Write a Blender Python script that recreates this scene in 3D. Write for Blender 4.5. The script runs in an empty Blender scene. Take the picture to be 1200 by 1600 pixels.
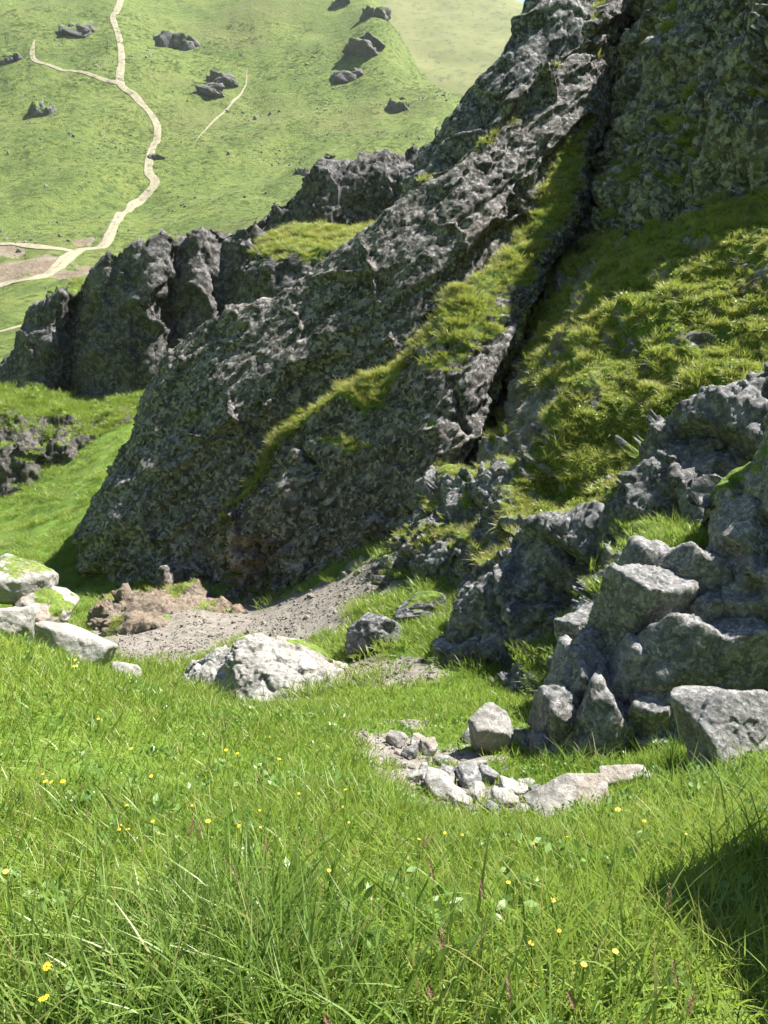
import bpy, math, numpy as np
from mathutils import Vector, Matrix
sc = bpy.context.scene
C = sc.collection
PI = math.pi
# ------------------------------------------------------------------ camera, sky, sun, exposure
PITCH = math.radians(22.0); FOC = 1202.0
cam = bpy.data.cameras.new('camera'); cam_ob = bpy.data.objects.new('camera', cam); C.objects.link(cam_ob)
cam_ob.location = (0, 0, 0); cam_ob.rotation_euler = (PI/2 - PITCH, 0, 0)
cam.sensor_fit = 'VERTICAL'; cam.sensor_height = 24.0; cam.lens = 24.0*FOC/1600.0
cam.clip_start = 0.05; cam.clip_end = 6000
sc.camera = cam_ob
SUN_EL, SUN_AZ = math.radians(53), math.radians(34)      # azimuth counted from +X (right) towards +Y (ahead)
SUN = Vector((math.cos(SUN_EL)*math.cos(SUN_AZ), math.cos(SUN_EL)*math.sin(SUN_AZ), math.sin(SUN_EL)))
w = bpy.data.worlds.new('World'); sc.world = w; w.use_nodes = True
nt = w.node_tree; bg = nt.nodes['Background']
sky = nt.nodes.new('ShaderNodeTexSky'); sky.sky_type = 'NISHITA'; sky.sun_disc = False
sky.sun_elevation = SUN_EL; sky.sun_rotation = PI/2 - SUN_AZ; sky.altitude = 1800; sky.dust_density = 0.6
nt.links.new(sky.outputs[0], bg.inputs[0]); bg.inputs[1].default_value = 0.07
sl = bpy.data.lights.new('sun', 'SUN'); sl.energy = 5.0; sl.angle = math.radians(0.53); sl.color = (1.0, 0.955, 0.88)
so = bpy.data.objects.new('sun', sl); C.objects.link(so); so.rotation_euler = SUN.to_track_quat('Z', 'Y').to_euler()
so.location = (30, 30, 60)
sc.view_settings.view_transform = 'Standard'; sc.view_settings.look = 'None'
sc.view_settings.exposure = 1.74; sc.view_settings.gamma = 1.0
sc.cycles.max_bounces = 4; sc.cycles.diffuse_bounces = 2; sc.cycles.glossy_bounces = 1; sc.cycles.transmission_bounces = 3
sc.cycles.caustics_reflective = False; sc.cycles.caustics_refractive = False
sc.cycles.use_adaptive_sampling = True; sc.cycles.adaptive_threshold = 0.015
sc.cycles.use_denoising = True; sc.cycles.denoising_prefilter = 'ACCURATE'
rng = np.random.default_rng(7)
# ------------------------------------------------------------------ numpy noise
def _h(x, y, z, s):
    with np.errstate(over='ignore'):
        h = (x.astype(np.uint32)*np.uint32(374761393) + y.astype(np.uint32)*np.uint32(668265263)
             + z.astype(np.uint32)*np.uint32(2147483647) + np.uint32((s*974634777 + 1013904223) & 0xffffffff))
        h = (h ^ (h >> np.uint32(13)))*np.uint32(1274126177)
        h = (h ^ (h >> np.uint32(15)))*np.uint32(2246822519)
        return h ^ (h >> np.uint32(16))
def _u(h): return h.astype(np.float64)/4294967296.0
def perlin(P, s=0):
    P = np.asarray(P, float); I = np.floor(P).astype(np.int64); F = P - I
    W = F*F*F*(F*(F*6 - 15) + 10); out = 0
    for dx in (0, 1):
        for dy in (0, 1):
            for dz in (0, 1):
                h = _h(I[..., 0]+dx, I[..., 1]+dy, I[..., 2]+dz, s)
                gx = (h & 1023)/511.5 - 1; gy = ((h >> 10) & 1023)/511.5 - 1; gz = ((h >> 20) & 1023)/511.5 - 1
                d = gx*(F[..., 0]-dx) + gy*(F[..., 1]-dy) + gz*(F[..., 2]-dz)
                out = out + d*(W[..., 0] if dx else 1-W[..., 0])*(W[..., 1] if dy else 1-W[..., 1])*(W[..., 2] if dz else 1-W[..., 2])
    return out
def fbm(P, L, o=4, s=0, g=0.5, lac=2.1):
    P = np.asarray(P, float)/L; a = 1.0; r = 0
    for k in range(o):
        r = r + a*perlin(P + 17.3*k, s+k); a *= g; P = P*lac
    return r
def cells(P, L, s=0, jit=0.9):
    """nearest and second nearest cell distance, the cell's hash and the offset from its centre"""
    P = np.asarray(P, float)/L; I = np.floor(P).astype(np.int64)
    f1 = np.full(P.shape[:-1], 9.0); f2 = f1.copy(); hid = np.zeros(P.shape[:-1], np.uint32); off = np.zeros(P.shape)
    for dx in (-1, 0, 1):
        for dy in (-1, 0, 1):
            for dz in (-1, 0, 1):
                cx, cy, cz = I[..., 0]+dx, I[..., 1]+dy, I[..., 2]+dz
                h = _h(cx, cy, cz, s)
                c = np.stack([cx + .5 + jit*((h & 1023)/1023.0 - .5), cy + .5 + jit*(((h >> 10) & 1023)/1023.0 - .5), cz + .5 + jit*(((h >> 20) & 1023)/1023.0 - .5)], -1)
                v = P - c; d = np.sqrt((v*v).sum(-1)); n = d < f1
                f2 = np.where(n, f1, np.minimum(f2, d)); f1 = np.where(n, d, f1); hid = np.where(n, h, hid); off = np.where(n[..., None], v, off)
    return f1, f2, hid, off
def facet(P, L, s=0, tilt=1.45, warp=0.22, M=None):
    """broken rock: every cell is a tilted face with its own height; about -0.5..0.5 times L"""
    Q = np.asarray(P, float)
    if M is not None: Q = Q @ M
    if warp: Q = Q + L*warp*np.stack([perlin(Q/L*1.7, s+50), perlin(Q/L*1.7 + 9, s+51), perlin(Q/L*1.7 + 21, s+52)], -1)
    f1, f2, h, o = cells(Q, L, s)
    k = _h(h.astype(np.int64), h.astype(np.int64)*0 + 7, h.astype(np.int64)*0 + 3, s+5)
    t = np.stack([(k & 1023)/511.5 - 1, ((k >> 10) & 1023)/511.5 - 1, ((k >> 20) & 1023)/511.5 - 1], -1)
    b = _u(_h(k.astype(np.int64), k.astype(np.int64)*0, k.astype(np.int64)*0 + 11, s+9)) - .5
    e = np.clip((f2 - f1)/0.12, 0, 1)
    return L*((t*o).sum(-1)*tilt*.5 + b*.36 - .10*(1 - e))
def sstep(a, b, x): t = np.clip((x-a)/(b-a), 0, 1); return t*t*(3 - 2*t)
# ------------------------------------------------------------------ camera rays (to read off positions at planned distances)
CP, SP = math.cos(PITCH), math.sin(PITCH)
def at(px, py, d):
    u = (np.asarray(px, float)-600)/FOC; v = (800-np.asarray(py, float))/FOC
    return np.stack(np.broadcast_arrays(u*d, d*(CP + v*SP), d*(v*CP - SP)), -1)
# ------------------------------------------------------------------ object helpers
def tag(o, label=None, cat=None, group=None, kind=None):
    if label: o['label'] = label
    if cat: o['category'] = cat
    if group: o['group'] = group
    if kind: o['kind'] = kind
    return o
def mesh_np(name, V, F, mat, smooth=True, attrs=None):
    V = np.asarray(V, np.float32); F = np.asarray(F, np.int32)
    me = bpy.data.meshes.new(name); n = F.shape[1]
    me.vertices.add(len(V)); me.vertices.foreach_set('co', V.ravel())
    me.loops.add(F.size); me.loops.foreach_set('vertex_index', F.ravel())
    me.polygons.add(len(F)); me.polygons.foreach_set('loop_start', np.arange(0, F.size, n, dtype=np.int32)); me.polygons.foreach_set('loop_total', np.full(len(F), n, np.int32))
    me.polygons.foreach_set('use_smooth', np.full(len(F), smooth, bool))
    for k, a in (attrs or {}).items():
        at_ = me.attributes.new(k, 'FLOAT', 'POINT'); at_.data.foreach_set('value', np.asarray(a, np.float32).ravel())
    me.update(calc_edges=True); me.validate()
    if mat: me.materials.append(mat)
    return me
def link(name, data, parent=None, loc=None):
    o = bpy.data.objects.new(name, data); C.objects.link(o)
    if parent: o.parent = parent
    if loc is not None: o.location = loc
    return o
def copy_thing(o, loc, rot, scl=(1, 1, 1)):
    c = o.copy(); C.objects.link(c); c.location = loc; c.rotation_euler = rot; c.scale = scl
    for ch in o.children:
        d = ch.copy(); C.objects.link(d); d.parent = c
        for g in ch.children:
            e = g.copy(); C.objects.link(e); e.parent = d
    return c
# ------------------------------------------------------------------ materials
class NT:
    def __init__(s, name):
        s.m = bpy.data.materials.new(name); s.m.use_nodes = True; s.t = s.m.node_tree
        s.b = s.t.nodes['Principled BSDF']; s.out = s.t.nodes['Material Output']
        g = s.n('ShaderNodeNewGeometry'); s.pos = g.outputs['Position']; s.nor = g.outputs['Normal']
    def n(s, t, **k):
        x = s.t.nodes.new(t)
        for a, b in k.items(): setattr(x, a, b)
        return x
    def l(s, a, b): s.t.links.new(a, b)
    def noise(s, scale, det=4, rough=.55, vec=None, dist=0.0):
        x = s.n('ShaderNodeTexNoise'); x.inputs['Scale'].default_value = scale; x.inputs['Detail'].default_value = det; x.inputs['Roughness'].default_value = rough; x.inputs['Distortion'].default_value = dist
        s.l(vec or s.pos, x.inputs['Vector']); return x.outputs[0]
    def voro(s, scale, feat='F1', vec=None, out='Distance'):
        x = s.n('ShaderNodeTexVoronoi', feature=feat); x.inputs['Scale'].default_value = scale; s.l(vec or s.pos, x.inputs['Vector']); return x.outputs[out]
    def ramp(s, v, a, b, lo=0.0, hi=1.0):
        x = s.n('ShaderNodeMapRange'); x.interpolation_type = 'SMOOTHSTEP'
        for i, q in ((1, a), (2, b), (3, lo), (4, hi)): x.inputs[i].default_value = q
        s.l(v, x.inputs[0]); return x.outputs[0]
    def mix(s, f, a, b):
        x = s.n('ShaderNodeMix', data_type='RGBA')
        for i, q in ((0, f), (6, a), (7, b)):
            if isinstance(q, (int, float)): x.inputs[i].default_value = q
            elif isinstance(q, tuple): x.inputs[i].default_value = (*q, 1)
            else: s.l(q, x.inputs[i])
        return x.outputs[2]
    def math(s, op, a, b=0.0):
        x = s.n('ShaderNodeMath', operation=op)
        for i, q in ((0, a), (1, b)):
            if isinstance(q, (int, float)): x.inputs[i].default_value = q
            else: s.l(q, x.inputs[i])
        return x.outputs[0]
    def attr(s, name): return s.n('ShaderNodeAttribute', attribute_name=name).outputs['Fac']
    def bump(s, h, strength, dist, prev=None):
        x = s.n('ShaderNodeBump'); x.inputs['Strength'].default_value = strength; x.inputs['Distance'].default_value = dist
        s.l(h, x.inputs['Height'])
        if prev: s.l(prev, x.inputs['Normal'])
        return x.outputs[0]
def turf_colour(N, k=1.0, dry=0.5):
    """colour of short alpine turf, k: how fine"""
    a = N.ramp(N.noise(2.2*k, 5, .65), .35, .65)
    c = N.mix(a, (.075, .125, .018), (.15, .205, .032))
    b = N.ramp(N.noise(.55*k, 4, .6), .45, .75)
    c = N.mix(N.math('MULTIPLY', b, dry), c, (.26, .24, .075))
    return N.mix(N.ramp(N.noise(14*k, 3, .7), .4, .75), c, (.05, .09, .015))
def rock_material(name, k, dark, mid, pale, lichen=.5, warm=(.17, .125, .085), warm_amt=.35, dry=.5, moss=0.0, clast=0.0):
    """weathered rock, k: texture frequency per metre; the attribute 'turf' puts grass on the ledges"""
    N = NT(name)
    a = N.ramp(N.noise(.9*k, 8, .68, dist=.4), .32, .68)
    c = N.mix(a, dark, mid)
    c = N.mix(N.math('MULTIPLY', N.ramp(N.noise(.35*k, 5, .6), .5, .72), warm_amt), c, warm)
    li = N.ramp(N.noise(5.5*k, 6, .72, dist=.6), .54 - .05*lichen, .62)
    c = N.mix(N.math('MULTIPLY', N.attr('stain'), .8), c, (.30, .20, .125))
    c = N.mix(N.math('MULTIPLY', li, lichen), c, pale)
    sp = N.ramp(N.noise(16*k, 4, .7), .52, .68)
    c = N.mix(N.math('MULTIPLY', sp, .55), c, tuple(.55*q for q in dark))
    if moss: c = N.mix(N.math('MULTIPLY', N.ramp(N.noise(1.3*k, 6, .7), .5, .62), moss), c, (.045, .06, .018))
    if clast:
        wv = N.n('ShaderNodeVectorMath', operation='ADD'); nz_ = N.n('ShaderNodeTexNoise'); nz_.inputs['Scale'].default_value = 4*k; N.l(N.pos, nz_.inputs['Vector'])
        sc2 = N.n('ShaderNodeVectorMath', operation='SCALE'); sc2.inputs['Scale'].default_value = .22/k; N.l(nz_.outputs['Color'], sc2.inputs[0]); N.l(N.pos, wv.inputs[0]); N.l(sc2.outputs[0], wv.inputs[1])
        for fq, am in ((5, .5), (11, .9)):
            vc = N.n('ShaderNodeTexVoronoi'); vc.inputs['Scale'].default_value = fq*k; N.l(wv.outputs[0], vc.inputs['Vector'])
            sx = N.n('ShaderNodeSeparateColor'); N.l(vc.outputs['Color'], sx.inputs[0])
            c = N.mix(N.math('MULTIPLY', N.ramp(sx.outputs[0], .55, 1.0), clast*am), c, pale)
            c = N.mix(N.math('MULTIPLY', N.ramp(sx.outputs[1], .6, 1.0), clast*am), c, tuple(.5*q for q in dark))
    t = N.attr('turf')
    tf = N.ramp(N.math('ADD', t, N.math('MULTIPLY', N.math('SUBTRACT', N.noise(6*k, 5, .7), .5), .9)), .38, .62)
    c = N.mix(tf, c, turf_colour(N, max(1.0, k), dry))
    N.l(c, N.b.inputs['Base Color']); N.b.inputs['Roughness'].default_value = .9
    N.b.inputs['Specular IOR Level'].default_value = .25
    b = N.bump(N.noise(7*k, 8, .7, dist=.3), .75, .10/k)
    b = N.bump(N.voro(5*k), .55, .09/k, b)
    b = N.bump(N.noise(34*k, 5, .7), .6, .02/k, b)
    N.l(b, N.b.inputs['Normal'])
    return N.m
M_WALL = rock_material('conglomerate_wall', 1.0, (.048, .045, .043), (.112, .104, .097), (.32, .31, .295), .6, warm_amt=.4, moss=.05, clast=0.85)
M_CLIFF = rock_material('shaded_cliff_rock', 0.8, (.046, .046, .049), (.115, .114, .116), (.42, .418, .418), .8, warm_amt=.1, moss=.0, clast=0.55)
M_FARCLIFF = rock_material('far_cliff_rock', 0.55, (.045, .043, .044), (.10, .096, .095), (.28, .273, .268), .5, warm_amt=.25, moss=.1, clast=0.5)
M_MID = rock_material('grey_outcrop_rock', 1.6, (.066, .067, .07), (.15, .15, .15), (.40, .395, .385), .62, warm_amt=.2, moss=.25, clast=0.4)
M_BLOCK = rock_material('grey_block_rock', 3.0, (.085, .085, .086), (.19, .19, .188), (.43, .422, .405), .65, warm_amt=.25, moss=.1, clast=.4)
M_PALE = rock_material('pale_limestone', 2.6, (.20, .19, .172), (.33, .318, .295), (.47, .462, .44), .55, warm=(.27, .20, .135), warm_amt=.55)
M_TERRACE = rock_material('terrace_rock', 0.8, (.05, .047, .042), (.11, .10, .09), (.25, .24, .22), .4, dry=.2)
M_EARTH = rock_material('crumbling_earth', 2.0, (.11, .085, .062), (.21, .17, .13), (.36, .33, .29), .35, warm=(.2, .13, .08), warm_amt=.6, dry=.5)
M_SQUARE = rock_material('grey_limestone', 4.0, (.11, .108, .105), (.235, .23, .222), (.44, .43, .41), .6, warm_amt=.25, clast=.25)
M_TURFROCK = rock_material('turf_covered_rock', 1.2, (.09, .085, .08), (.2, .19, .175), (.42, .41, .39), .5, dry=.75)
# ------------------------------------------------------------------ ground: one height field reaching past the hill crests
GP = [(600,1600,1.62),(100,1600,1.60),(1100,1600,1.62),(600,1400,2.35),(100,1400,2.22),(1100,1400,2.3),
 (600,1250,3.7),(100,1250,3.35),(1100,1280,3.35),(350,1250,3.6),(300,1120,5.9),(120,1085,5.1),(0,1010,5.6),(-200,960,5.4),
 (450,1120,6.8),(560,1130,7.0),(620,1160,6.5),(690,1210,5.8),(640,1280,4.0),(760,1290,4.1),(900,1295,3.9),(1000,1250,4.25),(1100,1215,4.5),(1200,1180,4.7),
 (850,1195,6.2),(760,1140,7.2),(650,1105,9.0),(680,1060,10.6),(600,1070,10.6),(560,1020,13.2),(400,1108,11.0),(240,1070,12.2),(640,970,14),(560,940,16.5),(680,920,14.9),(600,870,18.3),
 (450,960,18.3),(300,975,18.6),(200,1050,14.5),(150,965,21),(400,935,22),(100,900,25),(60,850,27),(150,800,28.5),(200,700,34),(100,745,34),(20,815,32),(-150,850,30),
 (200,628,42),(0,655,45),(-150,640,48),(20,560,100),(10,500,140),(0,448,190),(80,432,190),(130,387,225),(0,382,225),(-250,400,220),(240,290,290),(0,250,300),(-250,250,300),
 (190,130,360),(0,130,350),(-250,120,350),(180,0,430),(0,0,420),(-250,-20,420),(400,0,465),(400,150,385),(380,250,315),(550,100,400),(585,-10,470),(500,210,335),(620,175,350),(640,115,395),
 (610,50,430),(705,155,365),(790,200,345),(720,185,520),(800,190,520),(650,150,560),(900,215,480),(1200,230,470),(1500,250,450),(720,240,310),(900,250,330),(1300,250,330),
 (180,-90,600),(540,-50,640),(640,140,700),(0,-90,600),(-300,-100,600),(900,190,700),(1300,200,700),
 (500,480,60),(600,430,62),(800,420,60),(700,330,120),(420,420,95),(1000,400,70),(1300,380,70),
 (1000,1120,8.2),(1120,1080,8.4),(1250,1080,8.0),(900,1050,11.2),(1000,960,13.5),(1250,880,15),(900,850,17.5),(1050,700,20),(1200,600,24),(1000,520,30),(1300,500,30),(800,700,24)]
gp = np.array([at(*p) for p in GP])
gp = np.vstack([gp, [(0,0,-1.5),(-2.5,0,-1.25),(2.5,0,-1.45),(0,-3,-.2),(-5,-3,.2),(5,-3,0),(0,-12,4),(-12,-8,4),(12,-8,4),(-9,2,-.8),(9,2,-1.5),(-14,10,-2.5),(-60,10,5),(60,10,10),(0,-80,30),(-25,25,-9),(-60,45,-10)]])
def warp(xy):
    r = np.hypot(xy[..., 0], xy[..., 1]) + 1e-9; k = np.log1p(r/1.5)/r
    return np.stack([xy[..., 0]*k, xy[..., 1]*k], -1), r
def tps(d): d = np.maximum(d, 1e-9); return d*d*np.log(d)
gw, gr = warp(gp[:, :2]); gv = gp[:, 2]/(gr + 1.0); n_ = len(gw)
K = tps(np.linalg.norm(gw[:, None] - gw[None], axis=-1)) + 2e-4*np.eye(n_)
Pm = np.hstack([np.ones((n_, 1)), gw]); A = np.zeros((n_+3, n_+3)); A[:n_, :n_] = K; A[:n_, n_:] = Pm; A[n_:, :n_] = Pm.T
W_ = np.linalg.solve(A, np.concatenate([gv, np.zeros(3)]))
def gz_base(xy):
    xy = np.asarray(xy, float); sh = xy.shape[:-1]; xy = xy.reshape(-1, 2); out = np.empty(len(xy))
    for i in range(0, len(xy), 40000):
        q, r = warp(xy[i:i+40000]); D = tps(np.linalg.norm(q[:, None] - gw[None], axis=-1))
        out[i:i+40000] = (D @ W_[:n_] + W_[n_] + q @ W_[n_+1:])*(r + 1.0)
    return out.reshape(sh)
def gz(xy):
    xy = np.asarray(xy, float); z = gz_base(xy); r = np.hypot(xy[..., 0], xy[..., 1])
    P = np.concatenate([xy, np.zeros(xy.shape[:-1] + (1,))], -1)
    z = z + .055*fbm(P, .8, 3, 3)*sstep(.5, 2, r)*(1 - sstep(30, 60, r)) + .16*fbm(P, 3.0, 3, 8)*sstep(5, 12, r)*(1 - .6*sstep(60, 120, r))
    z = z + sstep(60, 200, r)*(1.8*fbm(P, 16, 4, 11) + 6.0*fbm(P @ np.array([[.8, .6, 0], [-.6, .8, 0], [0, 0, 1.0]]) * np.array([1, .45, 1]), 45, 3, 12))
    return z
def hit(px, py, dmax=900.0):
    """where the sight line through a photograph position meets the ground"""
    d = np.exp(np.linspace(math.log(1.2), math.log(dmax), 1500)); P = at(px, py, d); below = P[:, 2] < gz(P[:, :2])
    i = int(np.argmax(below)) if below.any() else len(d)-1
    i = max(i, 1); a, b = d[i-1], d[i]
    for _ in range(14):
        m = .5*(a+b); p = at(px, py, m)
        if p[2] < gz(p[None, :2])[0]: b = m
        else: a = m
    return at(px, py, b), b
thf = np.linspace(-36, 36, 400); ths = np.concatenate([np.linspace(-180, -37, 36), thf, np.linspace(37, 180, 36)[:-1]])
ths = np.radians(ths); rs = np.exp(np.linspace(math.log(.35), math.log(1700), 520))
R_, T_ = np.meshgrid(rs, ths, indexing='ij')
GX = np.stack([R_*np.sin(T_), R_*np.cos(T_)], -1); GZ = gz(GX)
GV = np.concatenate([GX, GZ[..., None]], -1)
def gz_mesh(xy):
    r = np.hypot(xy[..., 0], xy[..., 1]); t = np.arctan2(xy[..., 0], xy[..., 1]); i = np.interp(np.log(r), np.log(rs), np.arange(len(rs))); j = np.interp(t, ths, np.arange(len(ths)))
    i0 = np.minimum(i.astype(int), len(rs)-2); j0 = np.minimum(j.astype(int), len(ths)-2); u, v = i-i0, j-j0
    return GZ[i0, j0]*(1-u)*(1-v) + GZ[i0+1, j0]*u*(1-v) + GZ[i0, j0+1]*(1-u)*v + GZ[i0+1, j0+1]*u*v
# bare earth on the ground, given by the places where the photograph shows it
BARE = [(200,1005,1.8),(250,1035,1.6),(300,990,2.2),(370,965,2.3),(440,965,2.3),(500,950,2.0),(550,930,1.7),(420,1000,1.6),(230,960,1.8),(340,1010,1.6),(180,1030,1.2),
        (600,1165,.4),(640,1195,.46),(690,1230,.46),(720,1190,.4),(700,1262,.3),(760,1240,.34),(800,1265,.26),(625,1165,.4),(660,1225,.36),
        (600,1050,.8),(560,1045,.6),(640,1060,.6),(580,900,1.2),(670,950,.6),(640,1130,.3),(815,1150,.3),
        (30,420,14),(110,425,9),(55,410,8),(150,425,6),(130,380,4),(10,385,8)]
Pg = GV.reshape(-1, 3); bare = np.zeros(len(Pg))
for px, py, rad in BARE:
    c, _ = hit(px, py); d = np.hypot(Pg[:, 0]-c[0], Pg[:, 1]-c[1]); m = d < rad*2.2
    bare[m] = np.maximum(bare[m], 1.2 - d[m]/rad + .9*fbm(Pg[m], rad*.55, 4, 21, g=.65))
bare = np.clip(bare, 0, 1)
nr, nt_ = R_.shape
idx = np.arange(nr*nt_).reshape(nr, nt_); nx = np.roll(idx, -1, 1)
F = np.stack([idx[:-1].ravel(), idx[1:].ravel(), nx[1:].ravel(), nx[:-1].ravel()], -1)[:, ::-1]
N = NT('meadow_ground')
dist = N.n('ShaderNodeVectorMath', operation='LENGTH'); N.l(N.pos, dist.inputs[0]); dist = dist.outputs['Value']
far = N.ramp(dist, 60, 130)
near_c = N.mix(N.ramp(N.noise(3.0, 5, .65), .3, .7), (.06, .11, .016), (.12, .19, .03))
near_c = N.mix(N.math('MULTIPLY', N.ramp(N.noise(.7, 4, .6), .5, .75), .45), near_c, (.16, .155, .05))
fc = N.mix(N.ramp(N.noise(.05, 5, .6), .3, .7), (.125, .175, .04), (.18, .22, .056))
fc = N.mix(N.ramp(N.noise(.32, 6, .72, dist=.5), .47, .64), fc, (.068, .105, .024))
fc = N.mix(N.math('MULTIPLY', N.ramp(N.noise(.022, 6, .68), .5, .62), .55), fc, (.075, .118, .027))  # broad dark patches: shrub zones, and the shade of folds put into the colour
fc = N.mix(N.math('MULTIPLY', N.ramp(N.noise(.016, 4, .6), .5, .7), .6), fc, (.16, .17, .06))
fc = N.mix(N.math('MULTIPLY', N.ramp(N.noise(.9, 4, .75), .66, .72), .5), fc, (.25, .235, .18))
gc = N.mix(far, near_c, fc)
soil = N.mix(N.ramp(N.noise(5, 7, .7), .35, .65), (.14, .125, .105), (.235, .215, .185))
soil = N.mix(N.ramp(N.noise(30, 4, .7), .56, .68), soil, (.085, .07, .055))
soil = N.mix(far, soil, N.mix(N.ramp(N.noise(.15, 5, .6), .4, .6), (.23, .175, .125), (.28, .24, .175)))
bf = N.ramp(N.math('ADD', N.attr('bare'), N.math('MULTIPLY', N.math('SUBTRACT', N.noise(4.5, 5, .7), .5), .7)), .36, .56)
N.l(N.mix(bf, gc, soil), N.b.inputs['Base Color']); N.b.inputs['Roughness'].default_value = .95; N.b.inputs['Specular IOR Level'].default_value = .15
b = N.bump(N.noise(9, 6, .7), .7, .05); b = N.bump(N.math('MULTIPLY', N.noise(.33, 7, .78, dist=.5), far), .9, 2.2, b)
N.l(b, N.b.inputs['Normal'])
ground = link('ground', mesh_np('ground', Pg, F, N.m, attrs={'bare': bare})); tag(ground, kind='structure', label='green alpine meadow falling into a gully and rising to far hills', cat='ground')
# ------------------------------------------------------------------ lofted rock masses
def crom(P, t):
    P = np.asarray(P, float); n = len(P); x = np.clip(t*(n-1), 0, n-1-1e-9); i = x.astype(int); f = (x-i).reshape(-1, *([1]*(P.ndim-1)))
    E = np.concatenate([2*P[:1]-P[1:2], P, 2*P[-1:]-P[-2:-1]]); a, b, c, d = E[i], E[i+1], E[i+2], E[i+3]
    return .5*((2*b) + (c-a)*f + (2*a-5*b+4*c-d)*f*f + (3*b-a-3*c+d)*f**3)
def even(P, n):
    L = np.concatenate([[0], np.cumsum(np.linalg.norm(np.diff(P[..., :3], axis=0).reshape(len(P)-1, -1), axis=1))])
    return np.stack([np.interp(np.linspace(0, L[-1], n), L, P[:, k]) for k in range(P.shape[1])], -1)
def normals(G):
    du = np.gradient(G, axis=0); dv = np.gradient(G, axis=1); n = np.cross(du, dv); return n/(np.linalg.norm(n, axis=-1, keepdims=True) + 1e-9)
STAIN = [(at(378, 885, 21.5), .75, 1.2), (at(272, 920, 22.8), .3, .8), (at(360, 850, 21.8), .4, .9)]
def stain_at(P):
    r = np.zeros(P.shape[:2])
    for c, rx, rz in STAIN:
        q = np.sqrt(((P[..., 0]-c[0])/rx)**2 + ((P[..., 1]-c[1])/1.2)**2 + ((P[..., 2]-c[2])/rz)**2); m = q < 1.6
        if m.any(): r[m] = np.maximum(r[m], sstep(0, .5, 1.1 - q[m] + .6*fbm(P[m], .6, 3, 91)))
    return r
PATCH = {}
def loft(name, ribs, nu, nv, mat, label, cat, back=(), turf=0.0, slope_turf=(.62, 3.0), big=.4, bigL=2.5, fac=((1.2, .35), (.45, .4), (.16, .35)),
         seed=1, stretch=None, lump=.0, knob=0.0, knobL=.5, group=None, parent=None, kind=None, tnoise=.8, tL=1.0, crest_turf=None, turf_top=0.0, beds=(), joints=()):
    """ribs: foot -> crest, each point (x, y, distance[, turf]); back: steps down the far side"""
    rows = []
    for rb in ribs:
        q = [np.append(at(p[0], p[1], p[2]), p[3] if len(p) > 3 else turf) for p in rb]
        for i, z in enumerate(q): z[3] += turf_top*i/(len(q)-1)
        if crest_turf is not None: q[-1][3] = crest_turf
        e = q[-1].copy(); e[3] = 0 if back else e[3]
        for b in back: q.append(e + np.array([b[0], b[1], b[2], b[3] if len(b) > 3 else 0]))
        q = np.array(q); rows.append(even(crom(q, np.linspace(0, 1, 160)), nv))
    G = crom(np.array(rows), np.linspace(0, 1, nu))                 # nu, nv, 4
    # spread the columns evenly along the mass
    L = np.linalg.norm(np.diff(G[..., :3], axis=0), axis=-1).mean(1); L = np.concatenate([[0], np.cumsum(L)])
    ts = np.interp(np.linspace(0, L[-1], nu), L, np.linspace(0, 1, nu)); G = crom(np.array(rows), ts)
    P = G[..., :3].copy(); T = G[..., 3]
    Nn = normals(P)
    if (Nn * -P).sum(-1).mean() < 0: Nn = -Nn; flip = True
    else: flip = False
    P = P + Nn*(big*fbm(P, bigL, 4, seed))[..., None] - Nn*(.7*stain_at(P))[..., None]
    Ns = normals(P)*(-1 if flip else 1)
    tm = T + slope_turf[1]*(Ns[..., 2] - slope_turf[0]) + tnoise*fbm(P, tL, 4, seed+31)
    tm = sstep(-.15, .25, tm)
    dsp = 0
    for k, (n, sp_, am) in enumerate(beds):                          # stepped bedding: every bed a face, then a drop
        n = np.array(n)/np.linalg.norm(n); x = P @ n/sp_ + .45*fbm(P, sp_*1.6, 3, seed+60+k); f = x - np.floor(x)
        hgt = _u(_h(np.floor(x).astype(np.int64), np.floor(x).astype(np.int64)*0, np.floor(x).astype(np.int64)*0+k, seed+61))
        dsp = dsp + am*(.5 + hgt)*(np.where(f < .9, f/.9, (1-f)/.1) - .5)*sstep(-.35, .15, fbm(P, sp_*2.5, 2, seed+64+k))
    for k, (n, sp_, am) in enumerate(joints):                        # open cracks
        n = np.array(n)/np.linalg.norm(n); x = P @ n/sp_ + .30*fbm(P, sp_*.9, 4, seed+70+k); f = np.abs(x - np.floor(x) - .5)*sp_
        dsp = dsp - am*np.exp(-(f/.07)**2)*sstep(-.05, .3, fbm(P, sp_*1.2, 2, seed+74+k))
    for k, (Lf, a) in enumerate(fac): dsp = dsp + a*facet(P, Lf, seed+11*k, M=stretch)
    if knob:
        f1, f2, h, o = cells(P + knobL*.3*np.stack([perlin(P/knobL, 5), perlin(P/knobL+7, 5), perlin(P/knobL+13, 5)], -1), knobL, seed+77)
        dsp = dsp + knob*(.5 - f1)*(.4 + .9*_u(h))
    lumpd = lump*(fbm(P, .9, 4, seed+41) + .35*fbm(P, .25, 2, seed+43)) if lump else .06*fbm(P, .4, 3, seed+41)
    P = P + Nn*(dsp*(1 - .85*tm) + lumpd*tm + .02)[..., None]
    nu_, nv_ = P.shape[:2]; ii = np.arange(nu_*nv_).reshape(nu_, nv_)
    F = np.stack([ii[:-1, :-1].ravel(), ii[1:, :-1].ravel(), ii[1:, 1:].ravel(), ii[:-1, 1:].ravel()], -1)
    if flip: F = F[:, ::-1]
    o = link(name, mesh_np(name, P.reshape(-1, 3), F, mat, attrs={'turf': tm.ravel(), 'stain': stain_at(P).ravel()}), parent)
    tag(o, label, cat, group, kind)
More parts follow.
